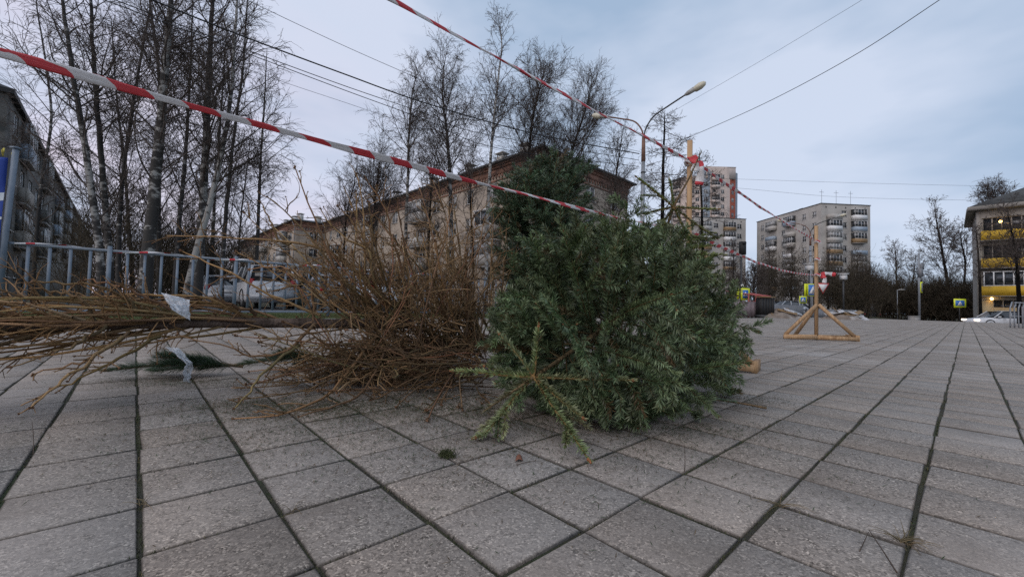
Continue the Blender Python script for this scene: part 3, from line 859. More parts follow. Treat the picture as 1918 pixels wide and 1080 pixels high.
def nine_storey(label, P, dx, Lx, dy_len, balcony_cols_front, win_cols_front, balcony_cols_side, win_cols_side, seed, side=True, z0=-.7, floors=9):
    """panel block: local x along its front from corner P, local y into the block; the side wall stands at x=0"""
    R = random.Random(seed)
    fh, bh = 2.8, .9
    H = bh + floors * fh + .9
    B = thing('panel_block', label, 'building', (P[0], P[1], 0), heading(dx))
    holes, wins = [], []
    for x in win_cols_front:
        for f in range(floors):
            z = z0 + bh + f * fh + .85
            holes.append((x, x + 1.4, z, z + 1.4)); wins.append((x, z, 0))
    sh = []
    for y in win_cols_side:
        for f in range(floors):
            z = z0 + bh + f * fh + .85
            sh.append((y, y + 1.3, z, z + 1.4)); wins.append((y, z, 1))
    wm = MB()
    wall_panel(wm, (0, 0), (1, 0), (0, -1), Lx, z0, z0 + H, holes)
    wall_panel(wm, (0, 0), (0, 1), (-1, 0), dy_len, z0, z0 + H, sh)
    wall_panel(wm, (0, dy_len), (1, 0), (0, 1), Lx, z0, z0 + H, [])
    wall_panel(wm, (Lx, 0), (0, 1), (1, 0), dy_len, z0, z0 + H, [])
    wm.build('wall', M['panel_light'], B)
    for (x, z, s) in wins[:100]:
        pn = 'pane_curtain' if R.random() < .3 else 'pane'
        if s == 0: put_window(B, x, .1, z, 0, 1.4, 1.4, 'two', pn)
        else: put_window(B, .1, x + 1.3, z, -math.pi / 2, 1.3, 1.4, 'two', pn)
    styles = ['panel_light', 'white', 'blue_panel', 'brown_panel', 'panel_light', 'white']
    for x in balcony_cols_front:
        for f in range(1, floors):
            g_ = R.choice(['pane', 'pane_curtain', 'pane', None])
            balcony(B, x, -.002, z0 + bh + f * fh - .05, 0, 3.2, 1.0, 1.1, R.choice(styles), g_, 1.4, roof=R.random() < .4)
    for y in balcony_cols_side:
        for f in range(1, floors):
            g_ = R.choice(['pane', 'pane_curtain', 'pane', None])
            balcony(B, -.002, y + 3.2, z0 + bh + f * fh - .05, -math.pi / 2, 3.2, 1.0, 1.1, R.choice(styles), g_, 1.4, roof=R.random() < .4)
    r = MB(); r.box((Lx / 2, dy_len / 2, z0 + H + .08), (Lx + .25, dy_len + .25, .16))
    for k in range(3): r.box((Lx * (.25 + .25 * k), dy_len * .4, z0 + H + .6), (1.6, 1.2, .9))
    ro = r.build('roof', M['roof'], B)
    for k in range(3):
        a = MB(); xa = Lx * (.15 + .3 * k); a.tube([(xa, 2, z0 + H), (xa, 2, z0 + H + 4)], .04, 4)
        a.bar((xa - .6, 2, z0 + H + 3.4), (xa + .6, 2, z0 + H + 3.4), .05, .05); a.build('aerial', M['dark_metal'], ro)
    v = MB()
    for k in range(int(Lx / 2.5)):
        v.box(((k + .5) * 2.5, -.01, z0 + H - .75), (.25, .03, .4))
    v.build('attic_vent', M['black'], B)
    return B
_c9 = at(1538, 379, 98.0)
_e9 = at(1634, 383, 99.0)
_d9 = norm((_e9 - _c9)[:2])
nine_storey('pale nine-storey panel block with stacked balconies, right of the wooden barriers', _c9[:2], _d9, 12.6, 23.0,
            [1.2 + .1, 7.6], [5.2], [8.0, 14.8], [1.4, 4.6, 11.8, 20.0], 5)
_c9b = at(1302, 408, 116.0); _e9b = at(1404, 409, 117.5)
nine_storey('pale grey panel block standing below the red striped tower', _c9b[:2], norm((_e9b - _c9b)[:2]), 15.2, 18.0, [1.2, 8.4], [5.6, 12.6], [], [], 15, z0=-.7)

def tower():
    c = at(1318, 560, 168.0)[:2]
    B = thing('tower_block', 'tall beige residential tower with a brick red vertical stripe', 'building', (c[0], c[1], 0), 0)
    Htop = 56.5
    # plan outline, seen side towards -y; each face: (x0,y0,x1,y1,top,material)
    faces = [(-12.2, 1.5, -9.5, -3.5, 52.0, 'tower_beige'), (-9.5, -3.5, -4.2, -6.5, 52.5, 'tower_beige'), (-4.2, -6.5, -1.2, -7.2, 55.5, 'tower_blue'),
             (-1.2, -7.2, 5.4, -7.2, 56.5, 'tower_beige'), (5.4, -7.2, 6.8, -6.85, 56.0, 'tower_beige'), (6.8, -6.85, 9.6, -5.7, 55.6, 'tower_red'),
             (9.6, -5.7, 11.0, -4.6, 54.8, 'tower_blue'), (11.0, -4.6, 12.1, -1.5, 53.0, 'tower_beige')]
    R = random.Random(2)
    walls = {}
    nwin = 0
    for fi, (x0, y0, x1, y1, top, mt) in enumerate(faces):
        d = A([x1 - x0, y1 - y0]); L = float(np.linalg.norm(d)); d /= L
        n = A([d[1], -d[0]])
        holes = []
        nw = max(1, int(L / 2.9))
        floors = 18
        if L > 2.0:
            for f in range(floors):
                z = 1.6 + f * 2.95
                for k in range(nw):
                    xx = (k + .5) * L / nw - .7
                    holes.append((xx, xx + 1.4, z, z + 1.5))
        mb = MB()
        wall_panel(mb, (x0, y0), d, n, L, -.7, top, holes)
        mb.build('wall', M[mt], B)
        for (a, b, z, z2) in holes:
            if z < 22 or nwin >= 99: continue
            nwin += 1
            p = A([x0, y0]) + d * a - n * .1
            put_window(B, p[0], p[1], z, math.atan2(d[1], d[0]), b - a, z2 - z, 'two', 'pane_curtain' if R.random() < .3 else 'pane')
        if mt == 'tower_beige' and L > 5:
            for f in range(6, 18):
                p = A([x0, y0]) + d * .5 + n * .002
                balcony(B, p[0], p[1], .6 + f * 2.95, math.atan2(d[1], d[0]), min(3.0, L - 1), 1.0, 1.0, 'tower_beige', 'pane' if R.random() < .6 else None, 1.3)
    # backing shaft keeps the openings dark and closes the tower from behind
    sh = MB()
    ring = [(f[0], f[1]) for f in faces] + [(12.1, -1.5), (11.4, 7), (0, 11), (-11, 8)]
    ring = [(x * .985, y * .97 + .02) for x, y in ring]
    m_ = len(ring)
    v = [(x, y, -.7) for x, y in ring] + [(x, y, 51.8) for x, y in ring] + [(0, 1, 51.8)]
    sh.add(v, [[i, (i + 1) % m_, m_ + (i + 1) % m_, m_ + i] for i in range(m_)], [[m_ + i, m_ + (i + 1) % m_, 2 * m_] for i in range(m_)])
    sh.build('core', M['grey_wall'], B)
    cap = MB()
    cap.box((3.2, -2.8, 54.0), (11.6, 8.3, 4.6)); cap.box((3.2, -2.8, 56.45), (11.9, 8.5, .2))
    cap.build('roof', M['tower_beige'], B)
tower()

def yellow_block():
    c = A([50.7, 45.0]); d = A([0.6873, -0.7264])
    B = thing('apartment_block', 'four-storey block with yellow balcony bands at the right edge', 'building', (c[0], c[1], 0), heading(d))
    L, dep, z0, fh, bh = 24.0, 12.0, -.75, 2.95, .5
    H = bh + 4 * fh + .35
    bays = [(.3, 6.4), (8.0, 6.4), (16.2, 6.4)]
    wm = MB()
    holes = []
    for (x, w) in bays:
        for f in range(4):
            z = z0 + bh + f * fh
            holes.append((x + .1, x + w - .1, z + (.95 if f else .9), z + 2.45))
    wall_panel(wm, (0, 0), (1, 0), (0, -1), L, z0, z0 + H, holes, reveal=.5)
    wall_panel(wm, (0, 0), (0, 1), (-1, 0), dep, z0, z0 + H, [])
    wall_panel(wm, (0, dep), (1, 0), (0, 1), L, z0, z0 + H, [])
    wall_panel(wm, (L, 0), (0, 1), (1, 0), dep, z0, z0 + H, [])
    wm.box((0.13, -.06, z0 + H / 2), (.26, .12, H))
    wm.build('wall', M['grey_wall'], B)
    bm_ = MB()
    for (x, w) in bays: bm_.box((x + w / 2, -.02, z0 + bh + 1.2), (w, .04, 2.3) if False else (w, .04, .9))
    bm_.box((.72, -.03, z0 + 1.6), (.8, .07, 2.6)); bm_.build('ground_floor_render', M['ochre'], B)
    for (x, w) in bays:
        for f in range(1, 4):
            z = z0 + bh + f * fh
            p = MB(); p.box((x + w / 2, -.5, z + .42), (w, 1.0, 1.0)); p.build('balcony_panel', M['yellow'], B)
            s = MB(); s.box((x + w / 2, -.5, z - .12), (w + .1, 1.06, .07)); s.build('balcony_slab', M['kerb'], B)
        for f in range(4):
            z = z0 + bh + f * fh
            y = -.9 if (f == 1) else .22
            fr = MB(); n = 9
            for k in range(n + 1): fr.box((x + .16 + (w - .32) * k / n, y, z + 1.7), (.1, .08, 1.5))
            fr.box((x + w / 2, y, z + 2.43), (w - .2, .09, .08)); fr.box((x + w / 2, y, z + .97), (w - .2, .09, .08))
            fo = fr.build('window', M['frame'] if f in (1,) else M['grey_wall'], B)
            g = MB(); g.box((x + w / 2, y + .05, z + 1.7), (w - .24, .02, 1.42)); g.build('pane', M['pane'], fo)
    # lit bulbs: top loggia and entrance
    for (x, z) in ((1.7, z0 + bh + 3 * fh + 1.9), (1.0, z0 + bh + 2.55)):
        b = MB()
        u = np.linspace(0, math.pi, 7); pts = np.stack([np.full(7, x), np.full(7, -.35), z + .13 * np.cos(u)], 1)
        b.tube(pts, .13 * np.sin(u) + .002, 10); b.tube([(x, -.35, z + .1), (x, -.02, z + .16)], .025, 6)
        b.build('wall_lamp', M['bulb'], B, smooth=True)
    c2 = MB(); c2.box((L / 2, -.35, z0 + H + .2), (L + 1.3, 1.0, .4)); c2.box((-.35, dep / 2 + .15, z0 + H + .2), (.7, dep, .38)); c2.build('cornice', M['grey_wall'], B)
    e, zr = .6, z0 + H + .42
    r = MB()
    v = [(-e, -e, zr), (L + e, -e, zr), (L + e, dep + e, zr), (-e, dep + e, zr), (dep / 2, dep / 2, zr + 3.6), (L - dep / 2, dep / 2, zr + 3.6)]
    r.add(v, [[0, 1, 5, 4], [2, 3, 4, 5], [3, 2, 1, 0]], [[3, 0, 4], [1, 2, 5]])
    r.build('roof', M['roof'], B)
yellow_block()

# ================================================================== BARE TREES
def bare_tree(name, label, pts, r0, seed, kind='birch', nb=26, lmax=3.4, t0=.28, grp=None, white=.5, ang=(.5, .95), up=.05, d2=3.2, d3=5.0, twig_r=.0058, lead=True, cat='tree', hair=1.0):
    rng = np.random.default_rng(seed)
    nb, lmax, d2, d3 = int(nb * 1.4), lmax * 1.22, d2 * 1.3, d3 * 1.1
    p = smooth_path(pts, 26)
    base = p[0].copy()
    T = thing(name, label, cat, base, 0, grp)
    n = len(p); f = np.linspace(0, 1, n)
    p = p + np.concatenate([np.zeros((1, 3)), rng.normal(0, r0 * .07, (n - 1, 3))])
    rad = r0 * (1 - f) ** .75 + .008
    tb = MB()
    w = np.clip(white + .25 * np.sin(f * 9 + seed) + rng.normal(0, .12, n) - .45 * np.clip(.16 - f, 0, 1) * 6 - .55 * np.clip(f - .72, 0, 1), 0, 1)
    tb.tube(p, rad, 9, col=np.stack([w, w, w], 1))
    tb.build('trunk', M['birch'] if kind == 'birch' else M['bark_dark'], T, smooth=True, loc=base)
    bpy.context.view_layer.update
    cb = MB()
    H = np.linalg.norm(p[-1] - p[0])
    tt = np.sort(rng.uniform(t0, .98, nb))
    P0, TG = sample(p[None], np.zeros(nb, int), tt)
    az = np.arange(nb) * 2.39996 + rng.normal(0, .5, nb)
    an = rng.uniform(ang[0], ang[1], nb)
    ref = norm(np.cross(TG, A([1.0, .2, 0]))); ref2 = np.cross(TG, ref)
    D = norm(np.cos(an)[:, None] * TG + np.sin(an)[:, None] * (np.cos(az)[:, None] * ref + np.sin(az)[:, None] * ref2))
    L1 = lmax * rng.uniform(.55, 1.1, nb) * (1 - tt * .72) * np.clip((tt - t0 + .22) / .3, .35, 1)
    b1 = grow(P0, D, L1, 8, .13, up, rng)
    rr = np.interp(tt, f, rad)
    r1 = np.minimum(rr * .5, .0085 * L1 + .004)
    poly_segs(cb, b1, r1, .006, 5)
    i2, t2, P2, D2 = offshoots(b1, L1, d2, .18, 1.0, .4, 1.0, rng, minimum=2)
    L2 = L1[i2] * rng.uniform(.22, .5, len(i2)) * (1.1 - t2 * .5)
    b2 = grow(P2, D2, L2, 6, .17, [.05, .03, 0, -.03, -.06, -.08], rng)
    poly_segs(cb, b2, np.minimum(.0075, r1[i2] * .6), .0045, 3)
    i3, t3, P3, D3 = offshoots(b2, L2, d3, .15, 1.0, .3, .95, rng, minimum=2)
    L3 = np.clip(L2[i3] * rng.uniform(.3, .7, len(i3)), .12, .8)
    b3 = grow(P3, D3, L3, 5, .16, [0, -.03, -.07, -.1, -.12] if kind == 'birch' else 0.02, rng)
    poly_segs(cb, b3, twig_r, twig_r * .7, 3)
    if hair > 0:
        i4, t4, P4, D4 = offshoots(b3, L3, 5.0 * hair, .1, 1.0, .25, .8, rng, minimum=1)
        L4 = L3[i4] * rng.uniform(.35, .8, len(i4))
        b4 = grow(P4, D4, L4, 4, .14, [-.04, -.1, -.14, -.16] if kind == 'birch' else 0.0, rng)
        poly_segs(cb, b4, twig_r * .75, twig_r * .5, 3)
    cb.build('crown', M['twig'], T, loc=base)
    for ch in T.children: ch.location = (0, 0, 0)
    return T

def tree_from_px(pxs, Y, dY=0.0, ztop=None, gz=-.06):
    """trunk through photo points at distance Y; first point is the foot"""
    out = []
    for k, (px, py) in enumerate(pxs):
        out.append(at(px, py, Y + dY * k))
    foot = out[0].copy(); foot[2] = gz
    out[0] = foot
    return out

LEFT = 'birches and bare trees behind the blue grey fence'
def birch_group():
    # (trunk pixels, depth, radius, whiteness, number of boughs, longest bough, label)
    spec = [
        ([(192, 575), (185, 470), (168, 330), (152, 230), (135, 130), (122, 40), (108, -60), (95, -170)], 13.0, .13, .45, 30, 3.3, 'leaning birch nearest the dark block, trunk bending left as it rises'),
        ([(208, 575), (203, 450), (190, 300), (179, 160), (172, 60), (168, -60), (160, -190)], 14.0, .125, .3, 30, 3.2, 'tall dark-trunked birch just right of the leaning one'),
        ([(222, 575), (222, 450), (230, 330), (246, 220), (262, 120), (280, 20), (290, -90)], 16.0, .1, .12, 24, 3.0, 'slim dark bare tree curving right between two birches'),
        ([(268, 578), (278, 470), (290, 340), (301, 230), (309, 130), (317, 40), (324, -60), (330, -200)], 12.2, .215, .52, 38, 3.6, 'thickest birch of the group with blotchy black and white trunk'),
        ([(300, 575), (296, 450), (297, 330), (300, 200), (294, 100), (280, 0), (272, -100)], 17.5, .13, .15, 26, 3.2, 'dark trunk close behind the thickest birch'),
        ([(325, 575), (334, 440), (345, 320), (352, 220), (358, 100), (362, -40)], 16.5, .11, .2, 26, 3.1, 'slender dark tree between the thickest birch and the white one'),
        ([(368, 577), (376, 450), (384, 310), (388, 210), (393, 110), (397, 20), (402, -90), (406, -220)], 13.6, .165, .28, 36, 3.5, 'stout dark birch with long boughs crossing the cables'),
        ([(343, 575), (362, 490), (388, 400), (408, 320), (424, 240), (434, 160), (440, 70), (446, -30), (450, -130)], 12.8, .115, .85, 28, 2.8, 'white-barked birch leaning right in front of the dark trunks'),
        ([(414, 575), (418, 470), (428, 350), (440, 240), (455, 130), (462, 20), (468, -90)], 17.0, .1, .2, 26, 3.0, 'thin dark tree right of the white-barked birch'),
        ([(480, 574), (481, 480), (486, 360), (490, 270), (496, 180), (500, 90)], 19.0, .1, .18, 22, 2.6, 'lone thin dark tree at the right end of the left group'),
        ([(60, 570), (66, 470), (78, 340), (96, 230), (86, 120), (70, 20), (60, -80)], 21.0, .1, .2, 24, 3.4, 'thin bare tree in front of the dark block'),
        ([(250, 575), (244, 460), (236, 350), (226, 250), (215, 140), (208, 30)], 20.0, .1, .1, 24, 3.0, 'dark background tree seen between the two leftmost birches'),
        ([(395, 574), (398, 470), (402, 370), (410, 270), (418, 150), (425, 50)], 21.0, .11, .1, 26, 3.2, 'dark background tree between stout birch and white birch'),
        ([(440, 574), (446, 480), (452, 400), (462, 320), (470, 250)], 23.0, .07, .1, 20, 2.6, 'small bare tree low behind the white car'),
    ]
    for k, (px, Y, r, wh, nb, lm, lb) in enumerate(spec):
        bare_tree('birch_tree' if wh > .25 else 'bare_tree', lb, tree_from_px(px, Y), r * .8, 100 + k, 'birch', nb, lm, t0=.17 if wh < .5 else .26, grp=LEFT, white=wh, d2=3.4, d3=4.6)
birch_group()

MID = 'bare trees in front of the long brick block'
def mid_trees():
    spec = [
        ([(757, 578), (760, 440), (764, 330), (766, 250), (772, 180), (786, 118)], 25.0, .13, .35, 32, 3.4, 'birch', 'birch left of the cable crossing, fine twigs against the sky'),
        ([(846, 580), (845, 430), (842, 320), (836, 240), (828, 170), (836, 96)], 24.0, .16, .3, 40, 4.2, 'birch', 'forking birch with the widest crown above the brick block'),
        ([(910, 580), (912, 430), (918, 310), (926, 220), (934, 140), (940, 80), (934, 38)], 23.0, .12, .85, 32, 2.7, 'birch', 'tallest slim white birch above the roof corner'),
        ([(985, 582), (986, 430), (990, 320), (996, 230), (1010, 170), (1022, 128)], 26.0, .15, .05, 40, 4.3, 'plain', 'spreading dark tree before the roof corner'),
        ([(1050, 582), (1056, 430), (1066, 310), (1082, 250), (1098, 200), (1110, 156)], 27.0, .15, .05, 38, 4.4, 'plain', 'spreading dark tree between roof corner and lamp post'),
        ([(1140, 584), (1146, 440), (1152, 350), (1160, 290), (1168, 235)], 28.0, .11, .05, 28, 3.2, 'plain', 'lighter bare tree behind the end wall near the lamp post'),
        ([(690, 576), (696, 460), (702, 380), (708, 330), (716, 270)], 27.0, .12, .05, 34, 3.6, 'plain', 'low bushy tree before the middle of the brick block'),
        ([(640, 576), (644, 470), (650, 400), (662, 350), (668, 310)], 30.0, .09, .05, 28, 3.2, 'plain', 'small bare tree left of the middle of the brick block'),
        ([(800, 578), (802, 470), (806, 390), (810, 330), (822, 262)], 22.0, .09, .1, 28, 2.6, 'plain', 'small dark tree against the balconies of the brick block'),
        ([(885, 580), (886, 480), (882, 400), (880, 340), (872, 290)], 21.0, .08, .1, 22, 2.2, 'plain', 'small dark tree against the corner windows of the brick block'),
    ]
    for k, (px, Y, r, wh, nb, lm, kd, lb) in enumerate(spec):
        bare_tree('birch_tree' if kd == 'birch' else 'bare_tree', lb, tree_from_px(px, Y), r * .85, 200 + k, kd, nb, lm * 1.2, t0=.3 if kd == 'birch' else .22, grp=MID, white=wh,
                  ang=(.35, .8) if kd == 'plain' else (.45, .9), up=.07, twig_r=.0066, d2=3.3, d3=4.2, hair=1.1)
    # larch: straight stem, level boughs
    lp = tree_from_px([(1236, 586), (1240, 440), (1242, 330), (1244, 260), (1245, 208)], 22.0)
    bare_tree('larch_tree', 'bare larch with level boughs beside the double lamp post', lp, .12, 260, 'plain', 66, 2.5, t0=.2, white=.05, ang=(1.3, 1.7), up=.01, twig_r=.0075, d2=4.2, d3=4.2, hair=.5)
    lp = tree_from_px([(1318, 586), (1316, 450), (1314, 380), (1312, 330), (1310, 285)], 27.0)
    bare_tree('larch_tree', 'smaller bare larch directly behind the nearer wooden post', lp, .1, 261, 'plain', 46, 2.1, t0=.25, white=.05, ang=(1.2, 1.6), up=.02, twig_r=.009, d2=3.6, d3=3.2, hair=.4)
mid_trees()

def right_trees():
    spec = [
        ([(1783, 598), (1780, 560), (1768, 490), (1757, 430), (1749, 380)], 62.0, .26, 34, 6.5, 'large bare birch leaning left beyond the pedestrian sign', .45),
        ([(1682, 594), (1680, 540), (1678, 490), (1676, 455)], 74.0, .18, 26, 5.0, 'distant bare tree right of the nine-storey block', .1),
        ([(1712, 594), (1708, 550), (1712, 510), (1716, 470)], 80.0, .18, 26, 5.4, 'distant bare tree behind the thin grey pole', .1),
        ([(1853, 470), (1855, 420), (1858, 380), (1864, 348)], 72.0, .22, 34, 6.5, 'bare crown rising behind the roof of the yellow-banded block', .1),
        ([(1910, 604), (1908, 540), (1904, 490), (1896, 440), (1886, 390)], 36.0, .16, 34, 4.6, 'dark bare tree in front of the yellow balcony bands', .05),
        ([(1838, 600), (1836, 560), (1834, 500), (1830, 450), (1828, 425)], 41.0, .13, 20, 2.6, 'thin tree hugging the corner of the yellow-banded block', .3),
        ([(1806, 598), (1806, 540), (1808, 490), (1800, 450), (1804, 420)], 58.0, .16, 26, 5.0, 'bare tree filling the gap beside the yellow-banded block', .1),
    ]
    for k, (px, Y, r, nb, lm, lb, wh) in enumerate(spec):
        foot = tree_from_px(px, Y, gz=-.75)
        bare_tree('bare_tree', lb, foot, r, 300 + k, 'plain', nb, lm, t0=.3, grp='bare trees on the right side of the plaza', white=wh, ang=(.4, .9), up=.05, twig_r=.02, d2=1.9, d3=2.0, hair=.8)
    # street trees in front of the nine-storey block
    for k, (x, top, Y, lb) in enumerate(((1440, 470, 62, 'left one of the brushy trees before the nine-storey block'), (1482, 462, 58, 'brushy tree before the balconies of the nine-storey block'),
                                         (1550, 470, 60, 'brushy tree behind the farther wooden barrier'), (1604, 468, 58, 'dense dark brushy tree before the corner of the nine-storey block'),
                                         (1412, 500, 48, 'brushy tree beside the dark signal pole'), (1625, 505, 57, 'lower dark brushy tree beside the grey truck'),
                                         (1372, 452, 55, 'brushy tree behind the right edge of the green heap'))):
        px = [(x, 590), (x + 1, 570), (x - 1, 540), (x + 2, (540 + top) / 2), (x + 1, top)]
        bare_tree('bare_tree', lb, tree_from_px(px, Y, gz=-.4), .16, 340 + k, 'plain', 44, 3.6, t0=.16, grp='brushy street trees before the panel blocks', white=.05, ang=(.3, .75), up=.06, twig_r=.017, d2=2.6, d3=2.4, hair=.9)
right_trees()

def thicket(name, label, spots, seed, hmin, hmax, per=90, tr=.012, colr=(1, 1, 1)):
    """far-off brushwood: upright stems with twigs, far too many to count"""
    rng = np.random.default_rng(seed)
    mb = MB()
    P = []
    for (x, y, rx, ry, n) in spots:
        q = rng.normal(0, 1, (n, 2)) * A([rx, ry]) * .55 + A([x, y])
        P.append(q)
    P = np.concatenate(P); n = len(P)
    z = ground_z(P[:, 0], P[:, 1])
    P3 = np.concatenate([P, z[:, None]], 1)
    D = norm(np.concatenate([rng.normal(0, .25, (n, 2)), np.ones((n, 1))], 1))
    L = rng.uniform(hmin, hmax, n)
    b = grow(P3, D, L, 7, .1, .04, rng)
    poly_segs(mb, b, tr * 1.8, tr * .6, 3)
    i, t, p, d = offshoots(b, L, 5.0, .1, 1, .3, .9, rng, minimum=3)
    L2 = L[i] * rng.uniform(.15, .35, len(i))
    b2 = grow(p, d, L2, 4, .16, .04, rng)
    poly_segs(mb, b2, tr * .8, tr * .5, 3)
    i, t, p, d = offshoots(b2, L2, per / 30, .1, 1, .3, .9, rng, minimum=2)
    L3 = L2[i] * rng.uniform(.35, .7, len(i))
    b3 = grow(p, d, L3, 3, .16, 0, rng)
    poly_segs(mb, b3, tr * .6, tr * .4, 3, col=None) if False else poly_segs(mb, b3, tr * .6, tr * .4, 3)
    o = mb.build(name, M['evergreen'])
    return tag(o, label, 'undergrowth', kind='stuff')
def g2(px, Y): return at(px, 575, Y)[0], Y
_l = []
for px, Y, n in ((150, 22, 16), (230, 19, 28), (290, 19, 30), (340, 20, 34), (400, 24, 34), (200, 26, 24), (300, 27, 40), (380, 30, 40), (440, 30, 30)):
    x, y = g2(px, Y); _l.append((x, y, 1.6, 1.6, n))
thicket('undergrowth', 'dark brushwood filling the space under the left birches', _l, 41, 2.0, 5.2, tr=.012)
_l = []
for px, Y, n in ((1655, 66, 60), (1690, 66, 70), (1735, 64, 80), (1765, 62, 80), (1800, 60, 70), (1825, 58, 40), (1600, 70, 60), (1640, 74, 60)):
    x, y = g2(px, Y); _l.append((x, y, 2.6, 3.0, n))
thicket('undergrowth', 'dark far thicket between the nine-storey block and the yellow-banded block', _l, 42, 3.2, 6.2, tr=.022)
_l = []
for px, Y, n in ((1432, 56, 9), (1468, 55, 11), (1506, 54, 11), (1545, 54, 11), (1585, 53, 20), (1618, 53, 24), (1400, 52, 7)):
    x, y = g2(px, Y); _l.append((x, y, 2.0, 1.6, n))
thicket('undergrowth', 'tall brown brushwood along the foot of the nine-storey block', _l, 44, 3.2, 7.6, tr=.015)
_l = []
for px, Y, n in ((620, 26, 30), (680, 25, 40), (740, 24, 36), (800, 26, 30), (560, 27, 24), (1000, 24, 20), (1100, 26, 20)):
    x, y = g2(px, Y); _l.append((x, y, 2.0, 1.2, n))
thicket('undergrowth', 'leafless hedge growth along the foot of the long brick block', _l, 43, 1.6, 3.4, tr=.009)

# ================================================================== FENCE, BANNER
def make_fence():
    S = -9.0
    t0, t1 = -1.62, 9.6
    F = thing('metal_fence', 'blue grey steel bar fence running along the lawn behind the dead tree', 'fence', grid(t0, S, 0))
    lo = A(F.location)
    zt, zb = 1.215, .1
    m = MB(); m.bar(grid(t0, S, zt), grid(t1, S, zt), .05, .045); m.build('top_rail', M['fence'], F, loc=lo)
    m = MB(); m.bar(grid(t0, S, zb), grid(t1, S, zb), .045, .045); m.build('bottom_rail', M['fence'], F, loc=lo)
    k = 0
    R = np.stack([A([*DU, 0]), A([*(-DV), 0]), A([0, 0, 1.0])], 1)
    rng = random.Random(6)
    for i in range(46):
        t = -1.40 + i * .2475
        if t > t1 - .05: break
        if i % 8 == 4:
            m = MB(); m.box(grid(t, S + .002, .62), (.065, .065, 1.36), R); m.build('post', M['fence'], F, loc=lo)
        else:
            m = MB(); m.box(grid(t, S, (zt + zb) / 2), (.043, .036, zt - zb - .045), R); m.build('bar', M['fence'], F, loc=lo)
    for ch in F.children: ch.location = (0, 0, 0)
make_fence()

def make_banner():
    b0 = grid(-1.69, -9.0, 0)
    P = thing('banner_pole', 'tall blue grey pole holding the blue banner at the left edge', 'pole', b0)
    m = MB(); m.tube([b0 + A([0, 0, -.05]), b0 + A([.05, 0, 1.4]), b0 + A([.12, 0, 2.78])], .04, 10); m.build('pole', M['fence'], P, loc=b0)
    m = MB(); m.box(b0 + A([.12, 0, 2.8]), (.1, .1, .03)); m.build('cap', M['fence'], P, loc=b0)
    for ch in P.children: ch.location = (0, 0, 0)
    # banner hangs left of the pole, wrinkled cloth with a white ellipse and a house-like mark
    n, k = 24, 40
    W, H = 1.25, 1.75
    x = np.linspace(0, 1, n); z = np.linspace(0, 1, k)
    X, Z = np.meshgrid(x, z)
    dirv = -DU
    off = .035 * np.sin(X * 17 + Z * 4) * (.4 + Z * .5) + .02 * np.sin(X * 31 - Z * 9)
    px_ = b0[0] + .03 + .05 * (1 - Z) + dirv[0] * (.05 + X * W) + DV[0] * off
    py_ = b0[1] + dirv[1] * (.05 + X * W) + DV[1] * off
    pz_ = 2.62 - Z * H - .06 * np.sin(X * math.pi) - .04 * X
    i = np.arange(k - 1)[:, None] * n; j = np.arange(n - 1)[None]
    q = np.stack([i + j, i + j + 1, i + n + j + 1, i + n + j], -1).reshape(-1, 4)
    mb = MB(); mb.add(np.stack([px_, py_, pz_], -1).reshape(-1, 3), q)
    BA = thing('banner', 'blue cloth banner with white print tied to the pole at the left edge', 'banner', b0)
    o = mb.build('cloth', M['banner'], BA, smooth=True, loc=b0)
    so = o.modifiers.new('thickness', 'SOLIDIFY'); so.thickness = .003
    # printed marks follow the cloth, 4 mm proud
    def patch(fn, name, mt, dz):
        v, qq = [], []
        mask = fn((X[:-1, :-1] + X[1:, 1:]) / 2, (Z[:-1, :-1] + Z[1:, 1:]) / 2)
        m2 = MB(); pts = np.stack([px_ + DV[0] * dz, py_ + DV[1] * dz, pz_], -1).reshape(-1, 3)
        m2.add(pts, q.reshape(k - 1, n - 1, 4)[mask])
        oo = m2.build(name, M[mt], BA, smooth=True, loc=b0)
    patch(lambda a, b: ((a - .08) ** 2 / .3 ** 2 + (b - .47) ** 2 / .135 ** 2 < 1) & ~((np.abs(a - .05) < .11) & (b > .41) & (b < .56)), 'white_print', 'banner_mark', .005)
    patch(lambda a, b: (np.abs(a - .06) < .035) & (b > .46) & (b < .53), 'orange_print', 'banner_orange', .006)
    m = MB()
    for (dx, dz) in ((.0, 0), (-.1, .02), (-.2, .0)):
        p = A([b0[0] + .08 + dx * .8, b0[1] + dx * .7, 2.62 + dz])
        m.tube([p, p + A([-.02, 0, .09]), p + A([.02, -.01, .12]), p + A([.03, -.02, .05])], .012, 6)
    m.build('tie', M['tie'], BA, loc=b0)
    for ch in BA.children: ch.location = (0, 0, 0)
make_banner()

